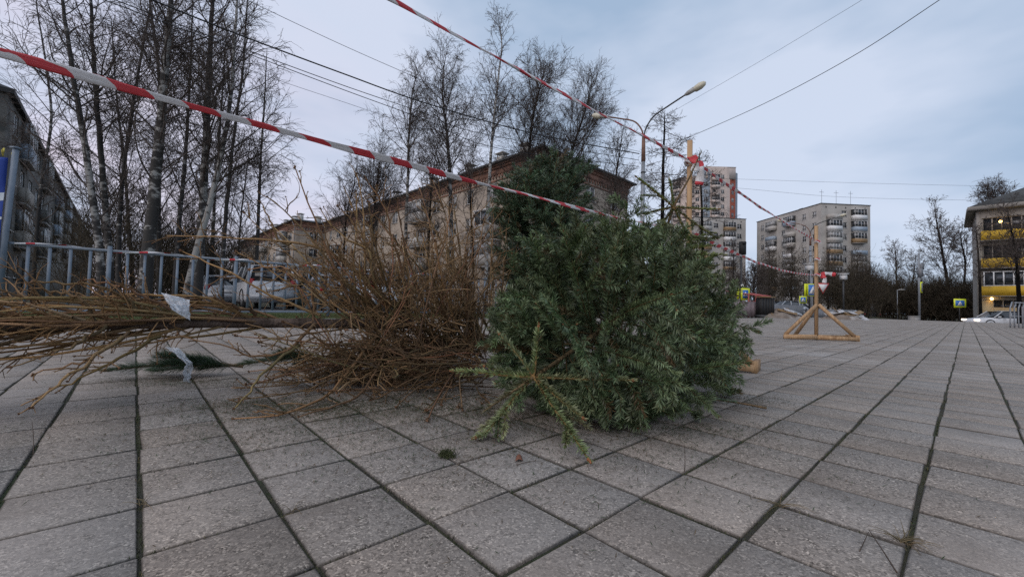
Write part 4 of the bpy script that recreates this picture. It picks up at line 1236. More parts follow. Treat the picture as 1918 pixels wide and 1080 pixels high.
# ================================================================== WOODEN BARRIERS AND TAPE
def wooden_barrier(label, base, rz, h, sc=1.0):
    B = thing('wooden_barrier', label, 'barrier', (base[0], base[1], 0), rz, 'wooden tape barriers standing on the paving')
    m = MB(); m.box((0, 0, h / 2 + .002), (.042 * sc, .03 * sc, h)); m.build('post', M['wood'], B)
    # three-foot base: two boards on the ground in a flat V, struts to the post, rear tie
    a, b, c = A([-.52, .1, .035]) * sc, A([.02, -.02, .035]) * sc, A([.56, .02, .035]) * sc
    m = MB(); m.bar((-.54 * sc, -.075 * sc, .037 * sc), (-.02 * sc, -.05 * sc, .037 * sc), .03 * sc, .055 * sc); m.build('foot_board', M['wood'], B)
    m = MB(); m.bar((-.02 * sc, -.05 * sc, .036 * sc), (.5 * sc, -.16 * sc, .036 * sc), .031 * sc, .055 * sc); m.build('foot_board', M['wood'], B)
    m = MB(); m.bar((-.52 * sc, -.05 * sc, .05 * sc), (.52 * sc, .05 * sc, .05 * sc), .03 * sc, .05 * sc); m.build('rear_board', M['wood'], B)
    m = MB(); m.bar((.5 * sc, -.17 * sc, .045 * sc), (.53 * sc, .09 * sc, .045 * sc), .035 * sc, .09 * sc); m.build('end_block', M['wood'], B)
    for (x, y) in ((-.5, -.045), (.48, -.12)):
        m = MB(); m.bar((x * sc, y * sc, .07 * sc), (.012 * np.sign(x) * sc, -.03 * sc, .53 * sc), .045 * sc, .026 * sc, up=(0, 1, 0)); m.build('strut', M['wood'], B)
    m = MB(); m.bar((.02 * sc, .5 * sc, .03 * sc), (0.005 * sc, .02 * sc, .5 * sc), .05 * sc, .03 * sc, up=(1, 0, 0)); m.build('strut', M['wood'], B)
    return B
P1 = at(1289, 600, 3.12); P1[2] = 0
P2 = on(1529, 636); P2[2] = 0
P3 = A([-2.05, .22, 0])
wooden_barrier('nearer wooden tape barrier, its post rising behind the green heap', P1, -.52, 1.70, .86)
wooden_barrier('farther wooden tape barrier with its braced foot in full view', P2, .0, 1.73)
wooden_barrier('wooden tape barrier standing left of the camera', P3, .6, 1.74)

def tape(label, a, b, sag, w, stripe, seed, tails=(), twist=7.0, knots=()):
    """crumpled warning tape pulled into a flat rope between two points"""
    rng = np.random.default_rng(seed)
    a, b = A(a, float), A(b, float)
    L = np.linalg.norm(b - a); n = int(L / .008)
    f = np.linspace(0, 1, n)
    p = a + (b - a) * f[:, None]
    p[:, 2] -= sag * 4 * f * (1 - f)
    wob = lambda s_, am: am * (np.sin(f * L * s_ + seed) + .6 * np.sin(f * L * s_ * 2.3 + 1.7 * seed))
    p[:, 2] += wob(5, .0016)
    d = norm(np.gradient(p, axis=0)); up = A([0, 0, 1.0])
    x = norm(np.cross(d, up)); y = np.cross(x, d)
    th = wob(2.1, .55) + f * L * .35
    ww = w * (1 + .22 * np.sin(f * L * 6.3 + seed) + .12 * np.sin(f * L * 17))
    m = 16; an = np.linspace(0, 2 * math.pi, m, endpoint=False)
    fold = 1 + .22 * np.sin(3 * an[None] + f[:, None] * L * twist)     # creases run along the rope
    cx = np.cos(an)[None] * ww[:, None] / 2 * fold; cy = np.sin(an)[None] * ww[:, None] * .2 * fold
    X = cx * np.cos(th)[:, None] * .55 - cy * np.sin(th)[:, None]; Y = cx * (.75 + .25 * np.cos(th)[:, None]) + cy * .4
    v = p[:, None] + X[..., None] * x[:, None] + Y[..., None] * y[:, None]
    lay = np.sin(an[None] + 1.3 * np.sin(f[:, None] * L * 1.9 + seed) + .6) > (.35 + .5 * np.sin(f[:, None] * L * 3.1 + 2 * seed))   # a second fold lies over the first, its stripes shifted
    ph = (f * L)[:, None] / (stripe * 2) + .10 * np.sin(an + .8 * seed)[None] + .025 * np.sin(f[:, None] * 40) + .17 * lay
    i = np.arange(n - 1)[:, None] * m; j = np.arange(m)[None]; k = (j + 1) % m
    q = np.stack([i + j, i + k, i + m + k, i + m + j], -1).reshape(-1, 4)
    mb = MB(); col = np.zeros((n * m, 3)); col[:, 0] = ph.ravel() + 10
    mb.add(v.reshape(-1, 3), q, col=col)
    T = thing('barrier_tape', label, 'tape', a, 0, 'red and white barrier tapes')
    mb.build('strip', M['tape'], T, smooth=True, loc=a)
    for (P, wd, hg) in knots:                                            # wraps round a post
        kb = MB()
        for z in range(2):
            r_ = wd * .5 + .004 + .002 * z
            u = np.linspace(0, 2 * math.pi, 25)
            pts = np.stack([P[0] + r_ * np.cos(u) * 1.12, P[1] + r_ * .85 * np.sin(u), P[2] - z * hg / 3 + .012 * np.sin(u * 2 + z)], 1)
            c_ = np.zeros((25, 3)); c_[:, 0] = 10.1 + .06 * np.sin(u * 3) + (.5 if z == 1 else 0)
            kb.tube(pts, .007 + .002 * z, 6, col=c_)
        kb.build('knot', M['tape'], T, smooth=True, loc=a)
    for pts in tails:
        tb = MB(); pts = smooth_path(pts, 14); nn = len(pts)
        s_ = np.linspace(0, 1, nn)
        dd = norm(np.gradient(pts, axis=0)); sx = norm(np.cross(dd, A([.2, 1, .1])))
        wv = .026 * (1 + .2 * np.sin(s_ * 9))
        vv = np.stack([pts - sx * wv[:, None], pts + A([0, .012, 0]) * np.sin(s_ * 11)[:, None], pts + sx * wv[:, None]], 1).reshape(-1, 3)
        ii = np.arange(nn - 1) * 3
        qq = np.concatenate([np.stack([ii, ii + 1, ii + 4, ii + 3], 1), np.stack([ii + 1, ii + 2, ii + 5, ii + 4], 1)])
        c_ = np.zeros((nn * 3, 3)); c_[:, 0] = np.repeat(10.2 + s_ * np.linalg.norm(pts[-1] - pts[0]) / .2, 3)
        tb.add(vv, qq, col=c_)
        to = tb.build('loose_end', M['tape'], T, smooth=True, loc=a)
        so = to.modifiers.new('thickness', 'SOLIDIFY'); so.thickness = .0012
    for ch in T.children: ch.location = (0, 0, 0)
    return T
k1u, k1l = P1 + A([-.01, -.03, 1.54]), P1 + A([-.02, -.03, .985])
k2u, k2l = P2 + A([0, -.03, 1.49]), P2 + A([0, -.03, .985])
n3u, n3l = P3 + A([.03, .03, 1.66]), P3 + A([.03, .03, 1.0])
tape('lower nearest tape crossing the picture above the dead tree', n3l, k1l, .035, .0175, .078, 1)
tape('upper nearest tape running over the green heap to the wooden post', n3u, k1u, .03, .0165, .078, 2, knots=[(k1u, .052, .06)],
     tails=[[k1u + A([.0, -.035, .02]), k1u + A([.02, -.05, -.04]), k1u + A([.015, -.045, -.1])], [k1u + A([.045, -.03, -.02]), k1u + A([.06, -.05, -.09]), k1u + A([.05, -.04, -.2])]])
tape('upper far tape sloping from the nearer wooden post to the farther one', k1u + A([.05, .0, -.02]), k2u, .03, .019, .078, 3, knots=[(k2u, .052, .05), (k2u + A([0, 0, -.27]), .05, .03)])
tape('lower far tape sagging from the nearer wooden post to the farther one', k1l + A([.05, 0, 0]), k2l, .09, .019, .078, 4, knots=[(k2l, .052, .03)],
     tails=[[k2l + A([.03, -.03, 0]), k2l + A([.12, -.04, .015]), k2l + A([.23, -.05, .0])], [k2l + A([.03, -.03, -.02]), k2l + A([.07, -.05, -.05]), k2l + A([.06, -.05, -.13])]])
# tape wound along the fence rail
def rail_tape():
    S, zt = -9.0, 1.215
    t = np.linspace(-1.55, 9.3, 420)
    th = t * 4.2
    pts = A([grid(a, S + .036 * math.cos(b), zt + .004 + .034 * math.sin(b)) for a, b in zip(t, th)])
    d = norm(np.gradient(pts, axis=0)); out = norm(A([grid(a, S + math.cos(b), zt + math.sin(b)) - grid(a, S, zt) for a, b in zip(t, th)]))
    w = .018 * (1 + .3 * np.sin(t * 5)); sx = norm(np.cross(d, out))
    v = np.stack([pts - sx * w[:, None], pts + out * .004, pts + sx * w[:, None]], 1).reshape(-1, 3)
    ii = np.arange(len(t) - 1) * 3
    q = np.concatenate([np.stack([ii, ii + 1, ii + 4, ii + 3], 1), np.stack([ii + 1, ii + 2, ii + 5, ii + 4], 1)])
    c_ = np.zeros((len(v), 3)); c_[:, 0] = np.repeat(10 + t / .36, 3)
    c_[:, 0] = np.floor(c_[:, 0]) + np.where((c_[:, 0] % 1) < .3, .2, .7)
    mb = MB(); mb.add(v, q, col=c_)
    o = mb.build('barrier_tape', M['tape'], smooth=True, loc=pts[0])
    so = o.modifiers.new('thickness', 'SOLIDIFY'); so.thickness = .001
    tag(o, 'tape wound along the top rail of the blue grey fence', 'tape', 'red and white barrier tapes')
rail_tape()

# ================================================================== CUT CONIFERS
GREEN_A = A([[0.052, 0.084, 0.038]]); GREEN_B = A([[0.195, 0.25, 0.13]])
OLIVE_A = A([[0.105, 0.122, 0.05]]); OLIVE_B = A([[0.265, 0.295, 0.15]])
def squash(P, zf=.03, k=.22):
    z = P[..., 2]
    P[..., 2] = np.where(z < zf, zf * np.exp((np.maximum(z, -1.2) - zf) / k), z)
    return P
def needles(mb, poly, L, density, ln, wd, rng, normal, ca, cb, t0=0.0, spread=1.0, sweep=(.55, 1.05), brown=0.0):
    cnt = np.maximum(2, (L * density * rng.uniform(.85, 1.1, len(L))).astype(int))
    idx = np.repeat(np.arange(len(L)), cnt); N = len(idx)
    t = rng.uniform(t0, 1, N)
    P, T = sample(poly, idx, t)
    nn = normal[idx]
    nn = norm(nn - T * np.sum(nn * T, 1, keepdims=True))
    s = np.cross(T, nn)
    # needles stand in a brush: mostly to the sides and the upper face
    a = rng.normal(0, .95 * spread, N) + 0.0
    side = rng.choice([-1, 1], N)
    ang = np.where(rng.random(N) < .62, side * (.95 + .45 * rng.normal(0, 1, N)), a * 1.3)
    rad = np.cos(ang)[:, None] * nn + np.sin(ang)[:, None] * s
    sw = rng.uniform(*sweep, N)[:, None]
    sw = np.where((t > .93)[:, None], sw * .45, sw)
    D = norm(np.cos(sw) * T + np.sin(sw) * rad)
    l = ln * rng.uniform(.7, 1.15, N) * (1 - .25 * (t > .9))
    w = norm(np.cross(D, .7 * nn + rng.normal(0, .75, rad.shape))) * wd
    tip = P + D * l[:, None] + rad * (l * .06)[:, None]
    mid = P + D * (l * .5)[:, None]
    V = np.stack([P, mid - w, tip, mid + w], 1)
    b = np.arange(N) * 4
    bl = rng.beta(1.2, 2.0, (N, 1)); bl = np.clip(bl + .5 * (t[:, None] - .5), 0, 1)
    per = (rng.uniform(.6, 1.5, (len(L), 1)) * (1 + rng.normal(0, .05, (len(L), 3))))[idx]
    col = (ca * (1 - bl) + cb * bl) * per
    if brown > 0:
        bb = (rng.random(len(L)) < brown)[idx][:, None]
        col = np.where(bb, A([[.12, .085, .04]]) * rng.uniform(.6, 1.3, (N, 1)), col)
    V = V.reshape(-1, 3)
    V[:, 2] = np.maximum(V[:, 2], .003 + .004 * rng.random(len(V)))
    mb.add(V, np.stack([b, b + 1, b + 2, b + 3], 1), col=np.repeat(col, 4, 0))

def conifer(name, label, axis, r0, whorls, seed, ca, cb, dens=620, ln=.023, wd=.00095, lean=(1.0, 1.3), k2=15, k3=16, droop=-.02, cat='tree', grp='cut conifers heaped on the paving', extra=None,
            brown=.02, spread=1.0, more=(), ex_col=(OLIVE_A, OLIVE_B), lead_d=1.0):
    """cut fir: axis = points from butt to tip; whorls = [(distance from the tip, number, length)]"""
    rng = np.random.default_rng(seed)
    p = smooth_path(axis, 30)
    base = p[0].copy()
    T = thing(name, label, cat, base, 0, grp)
    seg = np.r_[0, np.cumsum(np.linalg.norm(np.diff(p, axis=0), axis=1))]
    TL = seg[-1]
    tb = MB()
    f = seg / TL
    tb.tube(p, r0 * (1 - f) ** 1.0 + .0025, 9, col=np.tile([[.8, .8, .7]], (30, 1)))
    tb.build('trunk', M['fir_bark'], T, smooth=True, loc=base)
    P0, D0, L0, N0 = [], [], [], []
    for (s_, n, l) in whorls:
        d_ = TL - s_
        q = A([np.interp(d_, seg, p[:, k]) for k in range(3)])
        q2 = A([np.interp(min(d_ + .04, TL), seg, p[:, k]) for k in range(3)]); q1 = A([np.interp(d_ - .04, seg, p[:, k]) for k in range(3)])
        tg = norm(q2 - q1)
        a1 = norm(np.cross(tg, A([0, 0, 1.0]))); a2 = np.cross(a1, tg)
        ph = rng.uniform(0, 6.28)
        for k in range(n):
            az = ph + k * 2 * math.pi / n + rng.normal(0, .22)
            an = rng.uniform(*lean)
            rad = math.cos(az) * a1 + math.sin(az) * a2
            P0.append(q + tg * rng.normal(0, .012)); D0.append(math.cos(an) * tg + math.sin(an) * rad)
            L0.append(l * rng.uniform(.8, 1.15)); N0.append(norm(tg - D0[-1] * np.dot(tg, D0[-1]) + rad * .0) + A([0, 0, .35]))
    for (q, d_, l) in more:                                  # single boughs aimed by hand
        P0.append(A(q)); D0.append(norm(A(d_))); L0.append(l); N0.append(A([.1, -1.0, .5]))
    P0, D0, L0, N0 = A(P0), norm(A(D0)), A(L0), norm(A(N0))
    b1 = squash(grow(P0, D0, L0, 9, .035, droop, rng))
    bm_ = MB(); nm = MB()
    poly_segs(bm_, b1, .002 + .0042 * L0, .0016, 5, c0=np.tile([[.5, .52, .42]], (len(L0), 1)), c1=np.tile([[.8, .8, .55]], (len(L0), 1)))
    i2, t2, P2_, D2 = offshoots(b1, L0, k2, .22, .97, .7, 1.05, rng, normal=N0, minimum=3)
    L2 = np.clip(L0[i2] * (1.05 - t2) * rng.uniform(.6, .95, len(i2)) + .04, .04, .36)
    b2 = squash(grow(P2_, D2, L2, 6, .035, droop * .6, rng))
    poly_segs(bm_, b2, .0014 + .003 * L2, .0011, 4, c0=np.tile([[.6, .62, .45]], (len(L2), 1)), c1=np.tile([[.75, .78, .5]], (len(L2), 1)))
    N2 = N0[i2]
    big = L2 > .09
    ib = np.where(big)[0]
    i3, t3, P3_, D3 = offshoots(b2[ib], L2[ib], k3, .2, .95, .6, .95, rng, normal=N2[ib], minimum=2)
    L3 = np.clip(L2[ib][i3] * (1.05 - t3) * rng.uniform(.4, .75, len(i3)) + .03, .03, .14)
    b3 = squash(grow(P3_, D3, L3, 4, .06, 0, rng))
    poly_segs(bm_, b3, .0013, .0009, 3, c0=np.tile([[.6, .62, .45]], (len(L3), 1)), c1=np.tile([[.75, .78, .5]], (len(L3), 1)))
    N3 = N2[ib][i3]
    needles(nm, b1, L0, dens * 1.1, ln * 1.1, wd, rng, N0, ca, cb, t0=.18, brown=brown, spread=spread)
    needles(nm, b2, L2, dens, ln, wd, rng, N2, ca, cb, t0=.05, brown=brown, spread=spread)
    needles(nm, b3, L3, dens, ln * .95, wd, rng, N3, ca, cb, brown=brown, spread=spread)
    if extra is not None:                                    # clean single shoots of the top whorl
        Pe, De, Le = A([q for q, _, _ in extra]), norm(A([d_ for _, d_, _ in extra])), A([l for _, _, l in extra])
        Ne = np.tile([[0, 0, 1.0]], (len(Le), 1)) + norm(De) * 0
        be = squash(grow(Pe, De, Le, 8, .025, 0.0, rng), .015)
        poly_segs(bm_, be, .0048, .0026, 6, c0=np.tile([[1.5, 1.3, .9]], (len(Le), 1)), c1=np.tile([[1.2, 1.3, .8]], (len(Le), 1)))
        needles(nm, be, Le, dens * 1.5, ln * .85, wd * 1.05, rng, Ne, ex_col[0], ex_col[1], t0=.03, spread=1.1)
        ee = be[:, -1]; de = norm(be[:, -1] - be[:, -2])
        bm_.segs(ee - de * .004, ee + de * .012, .006, .002, 6, col=np.tile([[1.6, .95, .75]], (len(ee), 1)))
        i5, t5, P5, D5 = offshoots(be, Le, 5, .35, .85, .6, .9, rng, normal=Ne, minimum=1)
        L5 = np.clip(Le[i5] * (1 - t5) * .6, .03, .12)
        b5 = squash(grow(P5, D5, L5, 4, .04, 0, rng), .015)
        poly_segs(bm_, b5, .0022, .0014, 4); needles(nm, b5, L5, dens * 1.4, ln * .75, wd * 1.05, rng, Ne[i5], ex_col[0], ex_col[1])
    # leader
    lead = p[None, -8:]; ll = A([np.linalg.norm(p[-1] - p[-8])])
    needles(nm, lead, ll, dens * lead_d, ln * .8, wd * .8, rng, A([[0, 0, 1.0]]), ex_col[0] * A([[1.1, .9, .8]]), ex_col[1] * A([[1.1, .95, .85]]), spread=1.6)
    # buds at the branch ends
    bd = bm_
    e = np.concatenate([b1[:, -1], b2[::2, -1]]); dr = norm(np.concatenate([b1[:, -1] - b1[:, -2], b2[::2, -1] - b2[::2, -2]]))
    bd.segs(e - dr * .002, e + dr * .007, .0034, .001, 5, col=np.tile([[1.25, .8, .62]], (len(e), 1)))
    bm_.build('branches', M['fir_bark'], T, loc=base)
    nm.build('foliage', M['needle'], T, loc=base)
    for ch in T.children: ch.location = (0, 0, 0)
    return T

def px3(px, py, Y): return at(px, py, Y)
# front fir: leader and top whorl point at the camera
w0 = px3(1000, 706, 1.40)
tip = px3(906, 770, 1.31)
ax = [px3(1240, 575, 2.75), px3(1210, 580, 2.35), px3(1168, 595, 2.0), px3(1120, 622, 1.68), px3(1060, 665, 1.52), w0, tip]
def toward(px, py, Y, q=None):
    e = px3(px, py, Y); v = e - (w0 if q is None else q)
    return ((w0 if q is None else q), v, float(np.linalg.norm(v)))
ex = [toward(846, 702, 1.36), toward(908, 686, 1.44), toward(1186, 712, 1.34), toward(872, 826, 1.262), toward(1104, 866, 1.108), toward(1092, 782, 1.25), toward(1012, 610, 1.4), toward(940, 620, 1.45)]
trunk_len = float(sum(np.linalg.norm(A(ax[i + 1]) - A(ax[i])) for i in range(len(ax) - 1)))
conifer('cut_fir', 'big green cut fir lying with its tip towards the camera', ax, .024,
        [(.38, 5, .24), (.48, 6, .35), (.59, 7, .44), (.7, 8, .48), (.83, 8, .51), (.97, 8, .53), (1.12, 8, .53), (1.28, 7, .5), (1.42, 7, .46)], 51,
        GREEN_A, GREEN_B, dens=880, ln=.029, wd=.0019, lean=(.95, 1.4), k2=14, k3=7, extra=ex, brown=.025,
        more=[toward(a_, b_, y_, px3(*q_)) for a_, b_, y_, q_ in ((925, 570, 1.66, (1060, 655, 1.66)), (955, 535, 1.62, (1060, 655, 1.66)), (918, 630, 1.6, (1050, 665, 1.62)), (990, 520, 1.58, (1070, 650, 1.66)), (1040, 505, 1.6, (1090, 640, 1.7)),
              (922, 672, 1.62, (1050, 670, 1.6)), (962, 600, 1.5, (1050, 668, 1.6)), (1010, 575, 1.5, (1060, 660, 1.62)), (1100, 540, 1.5, (1110, 640, 1.7)), (1180, 640, 1.5, (1100, 640, 1.68)), (1170, 740, 1.45, (1090, 660, 1.6)),
              (1390, 690, 1.95, (1220, 610, 2.1)), (1385, 740, 1.98, (1220, 640, 2.1)), (1400, 640, 2.1, (1230, 600, 2.2)), (1290, 790, 1.6, (1180, 660, 1.85)), (1200, 800, 1.5, (1130, 680, 1.7)), (1180, 500, 2.0, (1190, 600, 2.15)), (1165, 530, 1.9, (1180, 610, 2.1)), (1200, 520, 2.1, (1200, 610, 2.2)), (1240, 480, 2.1, (1210, 600, 2.2)))])
# darker fir standing half upright behind
a0 = px3(1030, 660, 3.1); a0[2] = .05
conifer('cut_fir', 'dark blue green cut fir propped upright behind the big one', [a0, px3(1026, 560, 3.05), px3(1020, 440, 2.98), px3(1022, 350, 2.95), px3(1014, 300, 2.92)], .026,
        [(.07, 4, .08), (.16, 6, .17), (.27, 7, .28), (.4, 8, .42), (.55, 9, .5), (.7, 8, .54), (.84, 8, .54), (1.0, 8, .54), (1.15, 7, .5)], 52,
        GREEN_A * A([[.7, .8, .88]]), GREEN_B * A([[.62, .72, .8]]), dens=600, ln=.03, wd=.0021, lean=(.6, 1.05), k2=15, k3=12, droop=.03)
# sparse spruce with bare brown leader behind on the right
s0 = px3(1215, 640, 2.75); s0[2] = .05
ws = px3(1262, 388, 2.72)
conifer('cut_spruce', 'sparse yellowish green spruce top with a bare brown leader beside the wooden post', [s0, px3(1225, 540, 2.75), px3(1240, 460, 2.74), ws, px3(1290, 335, 2.7), px3(1314, 284, 2.68)], .02,
        [(.62, 4, .3), (.75, 5, .36), (.9, 5, .42), (1.05, 5, .42)], 53,
        GREEN_A * A([[1.25, 1.15, .8]]), GREEN_B * A([[1.2, 1.05, .7]]), dens=1000, ln=.024, wd=.0019, lean=(1.1, 1.5), k2=8, k3=6, droop=-.01,
        extra=[toward(1194, 332, 2.6, ws), toward(1346, 396, 2.6, ws), toward(1254, 335, 2.75, ws), toward(1300, 470, 2.6, ws), toward(1338, 450, 2.8, ws), toward(1205, 400, 2.7, ws), toward(1228, 440, 2.6, ws)], ex_col=(GREEN_A * A([[1.3, 1.2, .75]]), GREEN_B * A([[1.2, 1.1, .7]])), lead_d=.25)
# right-hand lower fir with drooping side
f0 = px3(1330, 600, 2.95)
conifer('cut_fir', 'olive green cut fir slumped at the right end of the heap before the wooden foot', [px3(1200, 560, 3.1), px3(1260, 580, 2.9), px3(1300, 600, 2.7), px3(1335, 630, 2.5), px3(1350, 655, 2.42)], .022,
        [(.1, 5, .14), (.2, 6, .2), (.3, 7, .26), (.42, 7, .3), (.54, 7, .33), (.66, 6, .33)], 54,
        GREEN_A * A([[1.0, 1.0, .9]]), GREEN_B * A([[.8, .82, .8]]), dens=600, ln=.027, wd=.0019, lean=(.9, 1.4), k2=12, k3=12, droop=-.02)

# ------------------------------------------------------------------ dead larch-like trees
DB = A([.078, .06, .038]); DT = A([.25, .155, .082])
def dead_twigs(cb, b1, L1, r1, rng, d2=16, d3=14, knots=None, c_shift=1.0, sub=.3, t0=.12):
    n = len(L1)
    jit = rng.uniform(.55, 1.45, (n, 1)) * (1 + rng.normal(0, .07, (n, 3)))
    poly_segs(cb, b1, r1, .0021, 6, c0=(DB * .9 + DT * .1) * jit * c_shift, c1=DT * jit * c_shift)
    i2, t2, P2_, D2 = offshoots(b1, L1, d2, t0, .98, .5, 1.15, rng, minimum=3)
    L2 = np.clip(L1[i2] * sub * rng.uniform(.35, 1.1, len(i2)) * (1.15 - t2 * .6), .03, .4)
    b2 = squash(grow(P2_, D2, L2, 6, .14, .0, rng), .012)
    j2 = rng.uniform(.6, 1.25, (len(i2), 1))
    poly_segs(cb, b2, np.minimum(.0029, r1[i2] * .6), .0014, 4, c0=(DB * .6 + DT * .4) * j2 * c_shift, c1=DT * j2 * c_shift)
    i3, t3, P3_, D3 = offshoots(b2, L2, d3, .15, 1, .4, 1.2, rng, minimum=1)
    L3 = np.clip(L2[i3] * rng.uniform(.25, .6, len(i3)), .012, .14)
    b3 = squash(grow(P3_, D3, L3, 3, .2, 0, rng), .008)
    j3 = rng.uniform(.5, 1.2, (len(i3), 1))
    poly_segs(cb, b3, .0013, .0008, 3, c0=(DB * .5 + DT * .5) * j3 * c_shift, c1=DT * j3 * c_shift * .9)
    # knots and bud clusters
    K = np.concatenate([b1[:, -1], b2[::2, -1], P2_[::2]]); dk = norm(rng.normal(0, 1, K.shape))
    big = np.concatenate([np.full(len(b1), 1.7), np.full(len(b2[::2]), 1.0), np.full(len(P2_[::2]), .85)])
    rk = .0031 * big * rng.uniform(.7, 1.3, len(K))
    for dd in (dk, norm(rng.normal(0, 1, K.shape))):
        cb.segs(K - dd * rk[:, None] * 1.1, K + dd * rk[:, None] * 1.1, rk * .9, rk * .35, 5, col=np.tile((DB * .7 + DT * .35)[None], (len(K), 1)) * A([[1.1, .9, .85]]))

def polyline_branches(lst, n=10):
    return np.stack([smooth_path([px3(*q) for q in br], n) for br in lst])
def dead_tree():
    rng = np.random.default_rng(61)
    ax = smooth_path([px3(772, 607, 2.30), px3(640, 606, 2.08), px3(470, 604, 1.88), px3(300, 606, 1.66), px3(120, 610, 1.5), px3(-60, 612, 1.38), px3(-260, 615, 1.28)], 40)
    base = ax[0].copy()
    T = thing('dead_tree', 'bare brown dead conifer lying with its bundled branches pointing left', 'tree', base, 0)
    tb = MB(); tb.tube(ax, np.linspace(.027, .013, 40) * (1 + .05 * rng.normal(0, 1, 40)), 12)
    tb.build('trunk', M['dead_bark'], T, smooth=True, loc=base)
    cb = MB()
    # bundle: branches swept along the trunk towards its tip
    n = 76
    s_ = rng.uniform(.26, .9, n)
    idx = np.zeros(n, int)
    P0, TG = sample(ax[None], idx, s_)
    a1 = norm(np.cross(TG, A([0, 0, 1.0]))); a2 = np.cross(a1, TG)
    az = rng.uniform(0, 2 * math.pi, n); an = rng.uniform(.3, .75, n)
    rad = np.cos(az)[:, None] * a1 * .9 + np.sin(az)[:, None] * a2
    D = norm(np.cos(an)[:, None] * TG + np.sin(an)[:, None] * rad)
    L = rng.uniform(.45, 1.0, n)
    k = 10; P = P0.copy(); out = [P.copy()]
    for i in range(k):                                       # leave the stem, then bend parallel to it (tied bundle)
        D = norm(D * .8 + TG * .24 + rng.normal(0, .05, D.shape) + A([0, 0, -.012]))
        # keep the bundle together
        near = ax[np.argmin(((P[:, None] - ax[None]) ** 2).sum(-1), 1)]
        off = P - near; dist = np.linalg.norm(off, axis=1, keepdims=True)
        D = norm(D - off / (dist + 1e-6) * np.clip((dist - .085) * 3.2, 0, .8))
        P = P + D * (L / k)[:, None]; out.append(P.copy())
    b1 = squash(np.stack(out, 1), .02)
    dead_twigs(cb, b1, L, .0042 + .0042 * L, rng, d2=8, d3=10, sub=.26, c_shift=A([1.4, 1.28, 1.1]))
    # hand-placed boughs that stand clear in the picture
    hand = [
        [(745, 594, 2.2), (700, 545, 2.15), (648, 492, 2.1), (600, 466, 2.05), (546, 455, 2.0), (470, 449, 1.95), (400, 443, 1.92), (312, 441, 1.9)],
        [(587, 602, 2.0), (586, 570, 2.0), (580, 535, 1.98), (560, 512, 1.95), (520, 500, 1.93), (470, 504, 1.9)],
        [(600, 590, 2.0), (560, 574, 1.98), (500, 548, 1.95), (440, 517, 1.9), (380, 488, 1.88), (338, 470, 1.86)],
        [(545, 455, 2.0), (528, 452, 2.0), (512, 425, 1.98), (500, 400, 1.97), (490, 378, 1.96)],
        [(760, 600, 2.3), (730, 545, 2.25), (700, 480, 2.2), (668, 425, 2.15), (634, 385, 2.1)],
        [(770, 600, 2.3), (755, 520, 2.3), (735, 440, 2.25), (715, 380, 2.2), (682, 330, 2.15)],
        [(720, 600, 2.2), (690, 560, 2.15), (640, 545, 2.1), (590, 552, 2.05), (520, 560, 2.0), (480, 545, 1.97)],
        [(740, 600, 2.2), (700, 520, 2.1), (690, 470, 2.1), (640, 440, 2.1), (600, 392, 2.08)],
        [(470, 596, 1.88), (420, 570, 1.8), (360, 556, 1.72), (280, 550, 1.66), (200, 556, 1.6), (60, 566, 1.5)],
        [(480, 590, 1.88), (440, 572, 1.82), (400, 560, 1.78), (330, 560, 1.72), (230, 562, 1.65), (110, 555, 1.6)],
        [(590, 606, 1.98), (560, 640, 1.9), (520, 660, 1.84), (470, 665, 1.78), (430, 650, 1.72), (330, 625, 1.6)],
        [(560, 645, 1.9), (500, 690, 1.75), (470, 730, 1.62), (440, 762, 1.5)],
        [(200, 610, 1.5), (150, 640, 1.42), (90, 665, 1.36), (20, 688, 1.3)],
        [(240, 622, 1.55), (190, 660, 1.45), (140, 685, 1.4), (60, 700, 1.32)],
        [(230, 630, 1.5), (160, 680, 1.38), (110, 720, 1.28), (55, 762, 1.17)],
        [(300, 630, 1.6), (230, 668, 1.48), (170, 700, 1.38), (100, 730, 1.3)],
        [(180, 604, 1.5), (150, 560, 1.46), (110, 548, 1.44), (60, 540, 1.42)],
        [(270, 590, 1.6), (230, 555, 1.55), (170, 532, 1.5), (105, 528, 1.48), (60, 527, 1.46)],
        [(320, 580, 1.65), (265, 552, 1.6), (215, 535, 1.57), (160, 523, 1.55)],
        [(160, 600, 1.45), (110, 588, 1.4), (60, 570, 1.37), (-20, 560, 1.34), (-80, 566, 1.3)],
        [(720, 615, 2.2), (690, 650, 2.05), (650, 700, 1.9), (610, 745, 1.72), (540, 785, 1.5), (440, 785, 1.42)],
        [(740, 615, 2.2), (720, 660, 2.05), (690, 720, 1.85), (640, 760, 1.65), (560, 795, 1.45)],
    ]
    hb = squash(polyline_branches(hand, 14), .012)
    hb[:, 1:] += rng.normal(0, .004, hb[:, 1:].shape)
    hL = np.linalg.norm(np.diff(hb, axis=1), axis=2).sum(1)
    dead_twigs(cb, hb, hL, .0046 + .0055 * hL, rng, d2=16, d3=13, sub=.22, c_shift=A([1.2, 1.12, 1.0]))
    # boughs standing up from the butt end, raked towards the tip
    n = 30
    s_ = rng.uniform(.0, .14, n)
    P0, TG = sample(ax[None], np.zeros(n, int), s_)
    D = norm(TG * rng.uniform(.1, .75, (n, 1)) + A([0, 0, 1.0]) * rng.uniform(.4, 1.0, (n, 1)) + rng.normal(0, .28, (n, 3)))
    L = rng.uniform(.35, .8, n)
    b1 = grow(P0, D, L, 10, .07, .01, rng)
    dead_twigs(cb, b1, L, .0035 + .0048 * L, rng, d2=15, d3=13, sub=.25, c_shift=A([1.3, 1.27, 1.15]), t0=.2)
    cb.build('branches', M['dead'], T, loc=base)
    for ch in T.children: ch.location = (0, 0, 0)
dead_tree()

